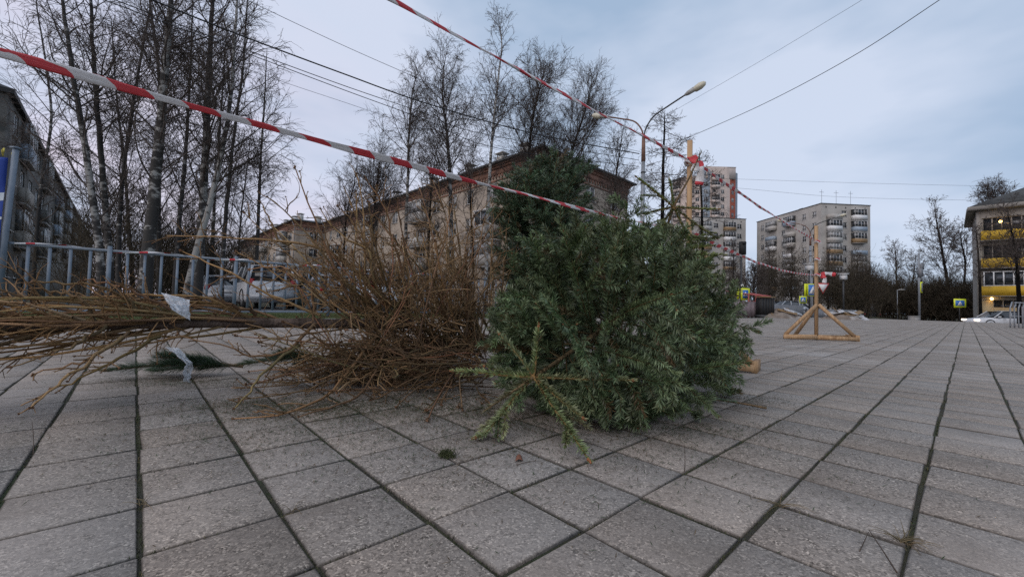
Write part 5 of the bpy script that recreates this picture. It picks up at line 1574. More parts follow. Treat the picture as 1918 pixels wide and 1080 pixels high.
def dead_brush():
    """second dried conifer, standing fan of dull olive-brown boughs beside the firs"""
    rng = np.random.default_rng(62)
    c = px3(862, 662, 2.45)
    ax = smooth_path([px3(925, 640, 2.85), px3(870, 648, 2.62), px3(810, 655, 2.42), px3(745, 664, 2.22), px3(680, 676, 2.05)], 24)
    base = ax[0].copy()
    T = thing('dead_tree', 'upright fan of dull dry conifer boughs between the fallen trunk and the green heap', 'tree', base, 0)
    tb = MB(); tb.tube(ax, np.linspace(.026, .006, 24), 9); tb.build('trunk', M['dead_bark'], T, smooth=True, loc=base)
    cb = MB()
    n = 122
    s_ = rng.beta(.75, 1.3, n)
    P0, TG = sample(ax[None], np.zeros(n, int), s_)
    P0 = P0 + rng.normal(0, 1, (n, 3)) * A([.05, .12, .03])
    D = norm(TG * rng.normal(.36, .34, (n, 1)) + A([0, 0, 1.0]) * rng.uniform(.35, 1.0, (n, 1)) + rng.normal(0, .24, (n, 3)))
    L = rng.uniform(.3, 1.12, n) * (1.08 - .5 * s_)
    b1 = squash(grow(P0, D, L, 10, .085, .012, rng), .02)
    dead_twigs(cb, b1, L, .0022 + .0042 * L * rng.uniform(.5, 1.5, n), rng, d2=16, d3=15, sub=.3, c_shift=A([1.3, 1.3, 1.2]), t0=.15)
    # low skirt spreading over the paving
    n = 85
    s_ = rng.uniform(.0, 1, n)
    P0, TG = sample(ax[None], np.zeros(n, int), s_)
    az = rng.uniform(math.pi + .1, 2 * math.pi + .2, n)
    ang_ = rng.uniform(2.0, 5.2, n)
    D = norm(np.stack([-np.abs(np.cos(ang_)) * 1.0 + .3 * rng.normal(0, 1, n), -np.abs(np.sin(ang_)) * .6, rng.normal(-.05, .16, n)], 1))
    L = rng.uniform(.25, .62, n)
    b1 = squash(grow(P0, D, L, 10, .1, -.015, rng), .02)
    dead_twigs(cb, b1, L, .003 + .0042 * L, rng, d2=17, d3=15, sub=.24, c_shift=A([1.2, 1.17, 1.08]))
    # dark mat of broken boughs pressed flat under the fan
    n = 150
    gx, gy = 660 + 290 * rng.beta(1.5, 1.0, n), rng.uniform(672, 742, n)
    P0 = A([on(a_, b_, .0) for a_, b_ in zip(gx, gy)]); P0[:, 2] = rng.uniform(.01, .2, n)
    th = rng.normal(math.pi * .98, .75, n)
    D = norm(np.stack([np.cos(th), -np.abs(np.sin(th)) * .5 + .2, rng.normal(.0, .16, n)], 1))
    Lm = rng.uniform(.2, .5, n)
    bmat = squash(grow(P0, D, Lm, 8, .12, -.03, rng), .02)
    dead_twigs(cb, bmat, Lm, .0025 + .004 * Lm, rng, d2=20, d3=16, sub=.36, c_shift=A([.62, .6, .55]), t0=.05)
    hand = [[(862, 690, 2.1), (835, 700, 2.0), (800, 715, 1.9), (770, 735, 1.76), (742, 762, 1.62)], [(856, 690, 2.0), (838, 715, 1.85), (815, 755, 1.62), (800, 790, 1.45)],
            [(850, 690, 2.0), (846, 715, 1.9), (830, 745, 1.75), (826, 760, 1.68)], [(862, 692, 2.0), (861, 715, 1.9), (864, 745, 1.72), (866, 768, 1.62)],
            [(900, 500, 2.6), (880, 560, 2.5), (876, 600, 2.45), (860, 650, 2.4)], [(905, 420, 2.7), (893, 500, 2.6), (880, 580, 2.5), (868, 650, 2.45)],
            [(840, 640, 2.4), (838, 560, 2.4), (820, 480, 2.4), (800, 400, 2.4), (786, 352, 2.4)], [(850, 640, 2.45), (868, 560, 2.5), (862, 470, 2.5), (852, 400, 2.5), (848, 368, 2.5)],
            [(835, 650, 2.35), (800, 580, 2.35), (770, 500, 2.3), (750, 420, 2.3), (744, 372, 2.3)]]
    for h in hand[4:6]: h.reverse()
    hb = np.stack([smooth_path([px3(*q) for q in h], 12) for h in hand])
    hL = np.linalg.norm(np.diff(hb, axis=1), axis=2).sum(1)
    dead_twigs(cb, squash(hb, .008), hL, .0035 + .004 * hL, rng, d2=10, d3=9, sub=.16, c_shift=A([.95, .92, .9]), t0=.4)
    cb.build('branches', M['dead'], T, loc=base)
    # a few tattered needles still on the dry boughs
    nm = MB()
    needles(nm, b1, L, 130, .02, .0008, rng, np.tile([[0, 0, 1.0]], (len(L), 1)), A([[.05, .05, .022]]), A([[.09, .075, .035]]), spread=2.0)
    nm.build('dry_needles', M['needle'], T, loc=base)
    for ch in T.children: ch.location = (0, 0, 0)
dead_brush()

def pine_bough(label, a, b, seed, dens=1500, ln=.075, nside=7):
    rng = np.random.default_rng(seed)
    a, b = A(a), A(b)
    T = thing('pine_bough', label, 'branch', a, 0, 'pine boughs lying on the paving')
    main = smooth_path([a, a + (b - a) * .4 + A([0, 0, .03]), b], 12)[None]
    L = A([np.linalg.norm(b - a)])
    N = A([[0, 0, 1.0]])
    i2, t2, P, D = offshoots(main, L, nside / L[0], .05, .55, .2, .6, rng, normal=N, minimum=nside)
    L2 = L[0] * rng.uniform(.25, .5, len(i2))
    b2 = squash(grow(P, D, L2, 6, .06, -.03, rng), .03)
    mb = MB(); poly_segs(mb, main, .008, .004, 7); poly_segs(mb, b2, .005, .003, 5); mb.build('stem', M['fir_bark'], T, loc=a)
    nm = MB()
    ca, cb_ = A([[.018, .042, .016]]), A([[.05, .088, .034]])
    N2 = np.tile([[0, 0, 1.0]], (len(L2), 1))
    needles(nm, b2, L2, dens, ln, .00075, rng, N2, ca, cb_, t0=.1, spread=2.0, sweep=(.25, .8))
    needles(nm, main, L, dens, ln, .00075, rng, N, ca, cb_, t0=.25, spread=2.0, sweep=(.25, .8))
    nm.build('needles', M['needle'], T, loc=a)
    e = b; bd = MB(); d_ = norm(b - a)
    bd.tube([e - d_ * .01, e + d_ * .02, e + d_ * .045], [.006, .009, .002], 7); bd.build('bud', M['fir_bark'], T, loc=a)
    for ch in T.children: ch.location = (0, 0, 0)
_a = on(455, 700); _a[2] = .04
_b = on(205, 712); _b[2] = .05
pine_bough('long-needled green pine bough lying left under the dead trunk', _a, _b, 71, dens=2300)
_a = on(610, 690); _a[2] = .05
_b = on(450, 700); _b[2] = .05
pine_bough('darker pine bough half hidden beneath the dry twigs', _a, _b, 72, dens=2000)

def plastic():
    rng = np.random.default_rng(81)
    T = thing('plastic_film', 'torn clear plastic film snagged on the bundled dry branches', 'film', px3(330, 575, 1.66))
    lo = A(T.location)
    def sheet(c, n, name):
        u = np.linspace(0, 1, n)
        U, V = np.meshgrid(u, u)
        a, b, c_, d = [px3(*q) for q in c]
        P = (a * (1 - U)[..., None] + b * U[..., None]) * (1 - V)[..., None] + (d * (1 - U)[..., None] + c_ * U[..., None]) * V[..., None]
        ph = rng.uniform(0, 6.28, 8)
        w = sum(a_ * (np.abs(np.sin(U * f1 + V * f2 + ph[k_])) - .5) for k_, (a_, f1, f2) in enumerate(((.014, 4, 3), (.009, -3, 7), (.004, 9, -5), (.003, 6, 12), (.0015, 17, 8), (.001, -14, 21))))
        P = P + w[..., None] * A([.3, -1, .25]) + .022 * (np.sin(U * math.pi) * np.sin(V * math.pi))[..., None] * A([0, -1, .5])
        i = np.arange(n - 1)[:, None] * n; j = np.arange(n - 1)[None]
        q = np.stack([i + j, i + j + 1, i + n + j + 1, i + n + j], -1).reshape(-1, 4)
        mb = MB(); mb.add(P.reshape(-1, 3), q)
        o = mb.build(name, M['film'], T, smooth=True, loc=lo)
        so = o.modifiers.new('thickness', 'SOLIDIFY'); so.thickness = .0006
    sheet([(302, 548, 1.60), (357, 562, 1.62), (356, 600, 1.56), (326, 582, 1.52)], 56, 'crumpled_sheet')
    sheet([(312, 650, 1.6), (336, 652, 1.6), (362, 680, 1.6), (352, 682, 1.58)], 32, 'hanging_strip')
    sheet([(352, 680, 1.58), (362, 680, 1.6), (358, 716, 1.62), (346, 714, 1.6)], 32, 'hanging_strip')
    for ch in T.children: ch.location = (0, 0, 0)
plastic()

def small_litter():
    rng = np.random.default_rng(91)
    # fallen fir needles scattered under the heap
    n = 26000
    c = [(720, 752, .32, .14), (820, 740, .25, .12), (640, 765, .22, .1), (930, 770, .2, .08), (1150, 800, .3, .06), (330, 715, .22, .08), (480, 760, .2, .08), (1330, 745, .2, .08), (760, 770, .5, .25), (1050, 830, .45, .2), (560, 800, .4, .2)]
    P = []
    for (px, py, rx, ry) in c:
        o = on(px, py); P.append(o + np.concatenate([rng.normal(0, 1, (n // len(c), 2)) * A([rx, ry]), np.full((n // len(c), 1), .0035)], 1))
    P = np.concatenate(P); n = len(P)
    a = rng.uniform(0, 6.28, n); l = rng.uniform(.006, .012, n)
    d = np.stack([np.cos(a) * l, np.sin(a) * l, rng.uniform(-.002, .003, n)], 1); s = np.stack([-np.sin(a), np.cos(a), np.zeros(n)], 1) * .0009
    V = np.stack([P - d, P - s, P + d, P + s], 1); b = np.arange(n) * 4
    col = np.where(rng.random((n, 1)) < .55, A([[.035, .06, .025]]), A([[.1, .07, .04]])) * rng.uniform(.6, 1.3, (n, 1))
    mb = MB(); mb.add(V.reshape(-1, 3), np.stack([b, b + 1, b + 2, b + 3], 1), col=np.repeat(col, 4, 0))
    tag(mb.build('needle_litter', M['litter']), 'fallen needles scattered on the paving around the heap', 'litter', kind='stuff')
    # tiny scraps: broken twig, leaf, moss clump, fallen fir sprig
    p = on(838, 856)
    m = MB(); q = rng.normal(0, .011, (420, 3)) * A([1, .8, .5]) + p + A([0, 0, .008]); q[:, 2] = np.maximum(q[:, 2], .002)
    dd = norm(rng.normal(0, 1, (420, 3)) + A([0, 0, .6])); m.segs(q, q + dd * .009, .0009, .0003, 3, col=np.tile([[1, 1, 1.0]], (420, 1)))
    tag(m.build('moss_clump', M['moss'], loc=p), 'small dark green moss clump lying on the paving in front of the heap', 'moss clump')
    p = on(972, 862); m = MB()
    u = np.linspace(0, 1, 6); m.add([p + A([(i - .5) * .02 * (1 - .3 * j), (j - .5) * .028, .004 + .006 * math.sin(i * 3) + .003 * j]) for j in u for i in u],
          [[a * 6 + k, a * 6 + k + 1, (a + 1) * 6 + k + 1, (a + 1) * 6 + k] for a in range(5) for k in range(5)])
    o = m.build('dead_leaf', M['leaf'], loc=p); so = o.modifiers.new('thickness', 'SOLIDIFY'); so.thickness = .0008
    tag(o, 'small curled red brown leaf on a paving tile', 'leaf')
    def twig(pts, r, lb, grp='broken twigs on the paving'):
        q = smooth_path([on(*a) + A([0, 0, z]) for a, z in pts], 9)
        m = MB(); m.tube(q, np.linspace(r, r * .5, 9), 5, col=np.tile([[.075, .055, .042]], (9, 1)))
        tag(m.build('twig', M['dead'], loc=q[0]), lb, 'twig', grp)
    twig([((968, 872), .003), ((985, 868), .004), ((1004, 864), .003)], .0011, 'short dark twig beside the red brown leaf')
    twig([((1282, 884), .002), ((1283, 872), .02), ((1281, 858), .045)], .0012, 'thin twig standing in a joint right of the heap')
    twig([((1680, 1076), .004), ((1652, 1034), .006), ((1628, 1002), .01)], .0014, 'long bent twig on the paving at the lower right')
    twig([((1610, 1036), .004), ((1620, 1016), .005), ((1627, 1003), .008)], .001, 'small side twig beside the long bent twig')
    twig([((62, 852), .002), ((62, 838), .02), ((58, 822), .05)], .0011, 'thin twig standing in a joint at the far left')
    # fallen fir sprig with a bare brown end
    a = on(1436, 769); b_ = on(1325, 752)
    a[2] = b_[2] = .012
    T = thing('fir_sprig', 'fallen fir sprig with bare brown end right of the heap', 'branch', a)
    m = MB(); q = smooth_path([a, (a + b_) / 2 + A([0, 0, .004]), b_], 10); m.tube(q, np.linspace(.006, .002, 10), 6); m.build('stem', M['fir_bark'], T, loc=a)
    nm = MB(); needles(nm, q[None], A([np.linalg.norm(b_ - a)]), 900, .02, .001, rng, A([[0, 0, 1.0]]), GREEN_A, GREEN_B, t0=.45); nm.build('needles', M['needle'], T, loc=a)
    for ch in T.children: ch.location = (0, 0, 0)
    # green ball left hanging in the fir
    c = px3(1134, 611, 1.62); u = np.linspace(0, math.pi, 12)
    m = MB(); m.tube(np.stack([np.full(12, c[0]), np.full(12, c[1]), c[2] + .021 * np.cos(u)], 1), .021 * np.sin(u) + .0003, 18)
    o = m.build('bauble', M['cone'], smooth=True, loc=c); tag(o, 'dull green round bauble left in the branches of the big fir', 'bauble')
small_litter()

# ================================================================== STREET FURNITURE
def lamp(label, base, H, arm, ang, seed):
    L = thing('street_lamp', label, 'street lamp', base, ang, 'double-armed street lamps')
    m = MB(); m.tube([(0, 0, -.05), (0, 0, 3), (0, 0, H * .87)], [.11, .1, .082], 12); m.build('pole', M['steel'], L, smooth=True)
    m = MB(); m.tube([(0, 0, H * .86), (0, 0, H)], [.095, .075], 10); m.build('sleeve', M['rust'], L, smooth=True)
    for k in (.56, .74, .8):
        m = MB(); m.tube([(0, 0, H * k - .02), (0, 0, H * k + .02)], .112, 10); m.build('band', M['white'] if k < .7 else M['dark_metal'], L)
    for s in (-1, 1):
        p = smooth_path([(0, 0, H - .12), (s * .1, 0, H + .35), (s * .45, 0, H + .82), (s * 1.1, 0, H + 1.12), (s * arm, 0, H + 1.42)], 16)
        m = MB(); m.tube(p, .035, 8); ao = m.build('arm', M['rust'] if s < 0 else M['dark_metal'], L, smooth=True)
        e = p[-1]; d = norm(p[-1] - p[-3])
        m = MB(); hp = [e - d * .05, e + d * .08, e + d * .35, e + d * .42]
        m.tube(hp, [.05, .095, .11, .06], 10); h = m.build('lamp_head', M['lamp_body'], L, smooth=True)
        m = MB(); dn = A([0, 0, -.03])
        m.tube([e + d * .3 + dn, e + d * .4 + dn, e + d * .62 + dn, e + d * .8 + dn, e + d * .86 + dn], [.05, .13, .15, .1, .02], 12)
        m.build('diffuser', M['lamp_glass'], h, smooth=True)
_p = at(1201, 575, 18.7)
lamp('nearer double-armed street lamp behind the green heap', (_p[0], _p[1], -.06), 8.3, 1.85, math.atan2(-.62, .78), 1)
_p = at(1518, 583, 41.0)
lamp('farther double-armed street lamp behind the farther wooden barrier', (_p[0], _p[1], -.4), 8.6, 2.0, math.atan2(-.62, .78), 2)

def cable(label, pts, r, n=40, sag=0.0):
    p = smooth_path(pts, n)
    f = np.linspace(0, 1, n); p[:, 2] -= sag * 4 * f * (1 - f)
    m = MB(); m.tube(p, r, 6)
    tag(m.build('overhead_cable', M['cable'], smooth=True, loc=p[0]), label, 'cable', 'overhead cables')
LP = at(1201, 575, 18.7)
def from_lamp(py, pxs, d0=18.7):
    return [at(1199, py, d0)] + pxs
cable('thick black overhead cable from the lamp post over the left birches', [at(1197, 288, 18.7), at(1007, 252, 16.4), at(803, 195, 14.2), at(640, 137, 12.6), at(450, 66, 11.0), at(285, 0, 9.8), at(60, -95, 8.5)], .02)
cable('upper one of the paired thin cables below the thick cable', [at(1197, 300, 18.7), at(901, 250, 16.0), at(795, 212, 14.6), at(640, 159, 12.9), at(420, 78, 11.0), at(215, 0, 9.6), at(0, -85, 8.4)], .011)
cable('lower one of the paired thin cables below the thick cable', [at(1197, 312, 18.7), at(933, 278, 16.6), at(795, 224, 14.8), at(640, 167, 12.9), at(420, 84, 11.0), at(195, 0, 9.5), at(-20, -85, 8.3)], .011)
cable('thin high cable crossing the sky above the thick one', [at(1197, 284, 20), at(950, 222, 18.0), at(803, 156, 16.0), at(640, 84, 14.2), at(462, 0, 12.4), at(300, -80, 11)], .008)
cable('lowest thin cable slanting across the birch tops', [at(1197, 330, 20), at(900, 274, 18), at(754, 228, 16), at(640, 190, 14.6), at(520, 150, 13.3), at(330, 82, 11.6), at(120, 10, 10), at(-40, -45, 9)], .006)
cable('single cable rising from the lamp post to the upper right', [at(1206, 292, 18.7), at(1300, 253, 15.6), at(1440, 190, 12.8), at(1600, 104, 10.6), at(1760, 0, 8.9), at(1900, -95, 7.6)], .0085)
cable('faint cable high above the wooden post', [at(1206, 240, 30), at(1262, 208, 27), at(1420, 117, 22), at(1615, 0, 17.5), at(1760, -90, 15)], .007)
cable('upper faint cable across the sky over the panel blocks', [at(1206, 330, 60), at(1400, 336, 60), at(1620, 343, 60), at(1830, 348, 60), at(1990, 350, 60)], .014)
cable('lower faint cable across the sky over the panel blocks', [at(1206, 340, 58), at(1390, 353, 58), at(1560, 368, 58), at(1760, 374, 58), at(1990, 376, 58)], .014)

def plate_sign(S, x, y, z, w, h, rz, inner='ped', yel=.055):
    """fluorescent yellow board with the blue pedestrian crossing panel: returns a part"""
    m = MB(); m.box((0, 0, 0), (w, .02, h)); o = m.build('sign_board', M['sign_yellow'], S)
    o.location = (x, y, z); o.rotation_euler = (0, 0, rz)
    iw, ih = w - 2 * yel, h - 2 * yel
    m = MB(); m.box((0, -.014, 0), (iw, .008, ih)); m.build('blue_panel', M['sign_blue'], o)
    s = min(iw, ih) * .86
    m = MB(); t = [(-s * .5, -.021, -s * .42), (s * .5, -.021, -s * .42), (0, -.021, s * .46)]
    tb = [(a, -.019, c) for a, b, c in t]
    m.add(t + tb, [[0, 3, 4, 1], [1, 4, 5, 2], [2, 5, 3, 0]], [[0, 1, 2]]); m.build('white_triangle', M['white'], o)
    m = MB(); k = s
    f = lambda a, b, wd: m.bar((a[0] * k, -.024, a[1] * k), (b[0] * k, -.024, b[1] * k), .004, wd * k, up=(b[1] - a[1], 0, -(b[0] - a[0])))
    f((0, .02), (0, -.16), .085); f((0, -.14), (-.1, -.36), .06); f((0, -.14), (.1, -.36), .06); f((0, 0), (-.1, -.1), .04); f((0, 0), (.11, -.08), .04)
    a = np.linspace(0, 2 * math.pi, 12, endpoint=False); m.add([(.045 * k * math.cos(q), -.0255, (.085 + .045 * math.sin(q)) * k) for q in a] + [(0, -.0255, .085 * k)], None, [[i, (i + 1) % 12, 12] for i in range(12)])
    for q in (-.3, -.15, .15, .3): m.bar((q * k * .9, -.0245, -.395 * k), (q * k * 1.05, -.0245, -.36 * k), .004, .06 * k, up=(1, 0, 0))
    m.build('walking_figure', M['black'], o)
    return o
def sign_pole(name, label, px, Y, gz, H, r=.045, grp=None, mt='steel', cat='road sign'):
    p = at(px, 580, Y)
    S = thing(name, label, cat, (p[0], p[1], gz), 0, grp)
    m = MB(); m.tube([(0, 0, 0), (0, 0, H)], r, 10); m.build('pole', M[mt], S, smooth=True)
    return S, p
GS = 'pedestrian crossing signs around the plaza'
Yp = 30.0
S, p = sign_pole('road_sign', 'large yellow-backed crossing sign with a give-way triangle behind the farther barrier', 1521, Yp, -.1, 3.0, grp=GS)
zc = at(1521, 543, Yp)[2]
plate_sign(S, .02, -.06, zc + .1, .86, .88, .12)
m = MB(); m.box((-.42, .05, zc + .1), (.22, .02, .9)); m.build('side_board', M['sign_yellow'], S)
m = MB()
for (sc_, dy, mt_) in ((1.0, 0, 0), (.74, -.008, 1)):
    w_ = .46 * sc_; t = [(-w_, -.1 + dy, w_ * .87), (w_, -.1 + dy, w_ * .87), (0, -.1 + dy, -w_ * .87)]
    t = [(a + .72, b, c + zc + .22 + (.02 if sc_ < 1 else 0)) for a, b, c in t]; tb = [(a, b + .007, c) for a, b, c in t]
    m.add(t + tb, [[0, 1, 4, 3], [1, 2, 5, 4], [2, 0, 3, 5]], [[0, 2, 1]], mat=mt_)
m.bar((0, -.09, zc + .3), (.72, -.09, zc + .3), .02, .05, mat=1)
m.build('give_way_triangle', [M['sign_red'], M['white']], S)
S, p = sign_pole('road_sign', 'small yellow-framed crossing sign left of the farther barrier', 1503, 34.0, -.2, at(1503, 552, 34.0)[2] + .2, grp=GS)
plate_sign(S, 0, -.06, at(1503, 561, 34.0)[2] + .2, .62, .58, .05, yel=.09)
S, p = sign_pole('road_sign', 'yellow-framed crossing sign on its own before the far thicket', 1797, 40.0, -.74, at(1797, 557, 40.0)[2] + .74, r=.03, grp=GS, mt='dark_metal')
plate_sign(S, 0, -.05, at(1797, 567.5, 40.0)[2] + .74, 1.18, .84, .0, yel=.15)
S, p = sign_pole('traffic_signal', 'dark signal pole with yellow-framed crossing sign at the right end of the heap', 1388, 27.0, -.06, at(1388, 462, 27.0)[2], r=.06, mt='dark_metal', cat='traffic signal')
plate_sign(S, .22, -.09, at(1398, 549, 27.0)[2], .64, .78, .15, yel=.12)
m = MB(); m.box((-.2, .0, at(1388, 549, 27.0)[2]), (.16, .02, .66)); m.build('side_board', M['sign_yellow'], S)
m = MB(); m.box((.05, -.05, at(1388, 463, 27.0)[2]), (.32, .3, .85)); m.box((.05, -.22, at(1388, 463, 27.0)[2] + .3), (.26, .16, .03)); m.build('signal_head', M['black'], S)
m = MB(); z_ = at(1388, 533, 27.0)[2]; u = np.linspace(0, math.pi, 8); m.tube(np.stack([0 * u + .02, 0 * u - .1, z_ + .09 * np.cos(u)], 1), .09 * np.sin(u) + .001, 10); m.build('white_cap_lamp', M['white'], S, smooth=True)

S, p = sign_pole('traffic_signal', 'grey pole with a narrow yellowish sign back before the far thicket', 1722, 38.0, -.2, at(1722, 474, 38.0)[2] + .2, r=.085, cat='pole')
z_ = at(1724, 538, 38.0)[2] + .2
m = MB(); m.box((.12, -.09, z_), (.2, .06, 1.0)); m.build('sign_board', M['sign_yellow'], S)
m = MB(); m.box((.14, -.13, z_), (.12, .02, .8)); m.build('sign_face', M['sheet_fence'], S)
m = MB(); m.box((.0, -.1, z_ + 1.35), (.26, .26, .8)); m.box((.18, -.1, z_ + 1.9), (.34, .1, .55)); m.build('signal_head', M['sheet_fence'], S)
for (px, py, Y, lb) in ((1681, 543, 58.0, 'small park lamp left of the thin grey pole'), (1704, 556, 66.0, 'smaller park lamp beside the thin grey pole')):
    S, p = sign_pole('park_lamp', lb, px, Y, -.5, at(px, py, Y)[2] + .5, r=.045, grp='small park lamps', cat='lamp')
    h = at(px, py, Y)[2] + .5
    m = MB(); m.bar((0, 0, h), (.75, 0, h + .1), .05, .05); m.box((.65, -.02, h + .08), (.6, .26, .09)); m.build('lamp_head', M['white'], S)
# white box lanterns on dark posts in front of the panel block
for (px, py, Y, lb) in ((1516, 494, 34.0, 'white box lantern on a dark post behind the farther barrier'), (1580, 513, 40.0, 'white box lantern on a dark post before the dark brushy tree')):
    S, p = sign_pole('plaza_lantern', lb, px, Y, -.2, at(px, py, Y)[2] + .2, r=.07, grp='white lanterns at the plaza edge', mt='dark_metal', cat='lamp')
    h = at(px, py, Y)[2] + .2
    m = MB(); m.box((0, 0, h), (.62, .62, .12)); m.box((0, 0, h - .3), (.42, .42, .48)); m.build('lantern_head', M['white'], S)
    m = MB(); m.box((0, 0, h + .1), (.7, .7, .06)); m.build('lid', M['kerb'], S)

# ------------------------------------------------------------------ sheet fences, red frames, debris, lorry
def sheet_fence(label, pa, pb, h, mt, gz=-.06, name='sheet_fence'):
    d = pb[:2] - pa[:2]; L = np.linalg.norm(d); n = int(L / .12)
    F = thing(name, label, 'fence', (pa[0], pa[1], gz), math.atan2(d[1], d[0]))
    x = np.linspace(0, L, 2 * n + 1); y = np.where(np.arange(2 * n + 1) % 4 < 2, 0, .03)
    v = np.concatenate([np.stack([x, y, 0 * x + .08], 1), np.stack([x, y, 0 * x + h], 1)])
    i = np.arange(2 * n); m = MB(); m.add(v, np.stack([i, i + 1, i + 2 * n + 2, i + 2 * n + 1], 1)); o = m.build('sheet', M[mt], F)
    so = o.modifiers.new('thickness', 'SOLIDIFY'); so.thickness = .006
    for k in range(int(L / 2.4) + 1):
        m = MB(); m.box((min(k * 2.4, L), .08, h / 2), (.08, .08, h + .1)); m.build('post', M['dark_metal'], F)
    m = MB(); m.bar((0, .07, h - .2), (L, .07, h - .2), .04, .04); m.build('rail', M['dark_metal'], F)
sheet_fence('mauve corrugated sheet fence behind the right end of the heap', at(1330, 580, 25.5), at(1424, 580, 25.0), 1.0, 'mauve_fence')
sheet_fence('grey corrugated sheet fence left of the farther barrier', at(1446, 580, 29.5), at(1506, 580, 31.5), .95, 'sheet_fence')
sheet_fence('grey corrugated sheet fence right of the farther barrier', at(1512, 580, 33.0), at(1606, 580, 35.0), .85, 'sheet_fence', gz=-.2)

def red_frame(label, px, Y, h, w):
    p = at(px, 580, Y)
    F = thing('red_frame', label, 'frame', (p[0], p[1], -.06), .15, 'red tubular frames beside the sheet fence')
    m = MB(); m.tube([(0, 0, 0), (0, 0, h)], .045, 6); m.tube([(w, 0, 0), (w, 0, h)], .045, 6); m.tube([(-.02, 0, h), (w + .02, 0, h)], .045, 6)
    m.tube([(w, 0, h), (w, 2.2, h + .25)], .04, 6); m.tube([(0, 0, h), (0, 2.2, h + .25)], .04, 6); m.tube([(0, 0, h * .7), (w, 0, h * .7)], .03, 6)
    m.build('tubes', M['red_paint'], F)
red_frame('left one of the red tubular frames behind the mauve fence', 1402, 26.4, 1.5, .75)
red_frame('middle one of the red tubular frames behind the mauve fence', 1416, 25.9, 1.42, .5)
red_frame('right one of the red tubular frames beside the dark container', 1428, 25.6, 1.38, .55)
p = at(1421, 580, 24.6)
B = thing('waste_container', 'dark slatted waste container under the red tubular frames', 'container', (p[0], p[1], -.06), .1)
m = MB()
for k in range(5): m.box((.06 + k * .17, 0, .72), (.13, .5, 1.0 + .03 * (k % 2)))
m.build('slats', M['black'], B)
m = MB(); m.box((.4, 0, .14), (.9, .55, .16)); m.box((.15, 0, .03), (.1, .4, .06)); m.box((.65, 0, .03), (.1, .4, .06)); m.build('base', M['dark_metal'], B)
m = MB(); m.box((.4, 0, 1.28), (.94, .6, .06)); m.build('lid', M['brown_panel'], B)

def pile(label, px, Y, rx, ry, h, seed, mt='rubble', gz=-.06, name='rubble_pile', boards=0):
    rng = np.random.default_rng(seed)
    p = at(px, 590, Y)
    n, k = 40, 22
    r = np.linspace(0, 1, k); a = np.linspace(0, 2 * math.pi, n, endpoint=False)
    Rr, Aa = np.meshgrid(r, a, indexing='ij')
    nz = sum(w_ * np.sin(Rr * f1 * np.cos(Aa + s1) * 6 + s1 * 5) * np.sin(Rr * f1 * np.sin(Aa) * 6 + s1) for w_, f1, s1 in ((.35, 1.2, seed), (.22, 2.3, seed * 1.7), (.14, 4.4, seed * .7)))
    z = h * np.clip((1 - Rr ** 1.5) * (.8 + nz), 0, 2) + rng.normal(0, .012, Rr.shape) - .02
    x, y = Rr * np.cos(Aa) * rx * (1 + .15 * np.sin(Aa * 3 + seed)), Rr * np.sin(Aa) * ry
    v = np.stack([x + p[0], y + p[1], z + gz], -1).reshape(-1, 3)
    i = np.arange(k - 1)[:, None] * n; j = np.arange(n)[None]; j2 = (j + 1) % n
    q = np.stack([i + j, i + n + j, i + n + j2, i + j2], -1).reshape(-1, 4)
    T = thing(name, label, 'pile', (p[0], p[1], gz), 0, 'piles at the far edge of the plaza')
    m = MB(); m.add(v, q); m.build('heap', M[mt], T, smooth=True, loc=A(T.location))
    for b in range(boards):
        c = A([p[0] + rng.uniform(-.7, .7) * rx, p[1] - ry * .3, gz + h * rng.uniform(.3, .8)]); d = norm(A([1, rng.normal(0, .3), rng.normal(0, .35)]))
        m = MB(); m.bar(c - d * .5, c + d * .5, .3, .03, up=(0, -.5, 1)); m.build('slab', M['snow'] if b % 2 else M['brown_panel'], T, loc=A(T.location))
    for ch in T.children: ch.location = (0, 0, 0)
pile('sandy rubble pile with dirty snow left of the farther barrier', 1466, 24.5, 1.3, .8, .62, 3, boards=3)
pile('brown rubble pile with broken slabs right of the farther barrier', 1578, 25.5, 1.25, .8, .6, 5, boards=7)
pile('low dirty snow heap at the end of the right rubble pile', 1610, 26.0, .55, .5, .36, 8, 'snow', boards=3)

p = at(1637, 590, 68.0)
T = thing('lorry', 'grey box lorry parked before the far thicket', 'lorry', (p[0], p[1], -.62), math.radians(225))
m = MB(); m.box((0, 0, 1.75), (4.4, 2.2, 2.2)); m.build('cargo_box', M['sheet_fence'], T)
m = MB(); m.box((-3.0, 0, 1.2), (1.5, 2.0, 1.5)); m.box((-2.85, 0, 2.15), (1.1, 1.9, .5), taper=.85); m.build('cab', M['car_silver'], T)
m = MB(); m.box((-.4, 0, .55), (6.2, .9, .2)); m.build('chassis', M['dark_metal'], T)
for x in (-2.9, 1.4):
    for y in (-.9, .9):
        m = MB(); m.tube([(x, y - .13, .42), (x, y + .13, .42)], .42, 18); w = m.build('wheel', M['tyre'], T); m = MB(); m.tube([(x, y - .14, .42), (x, y + .14, .42)], .22, 12); m.build('rim', M['rim'], w)
m = MB(); m.box((2.22, -.9, .9), (.04, .3, .16)); m.box((2.22, .9, .9), (.04, .3, .16)); m.build('tail_lamp', M['tail'], T)
m = MB(); m.box((-3.62, 0, 2.1), (.02, 1.7, .5)); m.build('windscreen', M['car_glass'], T)

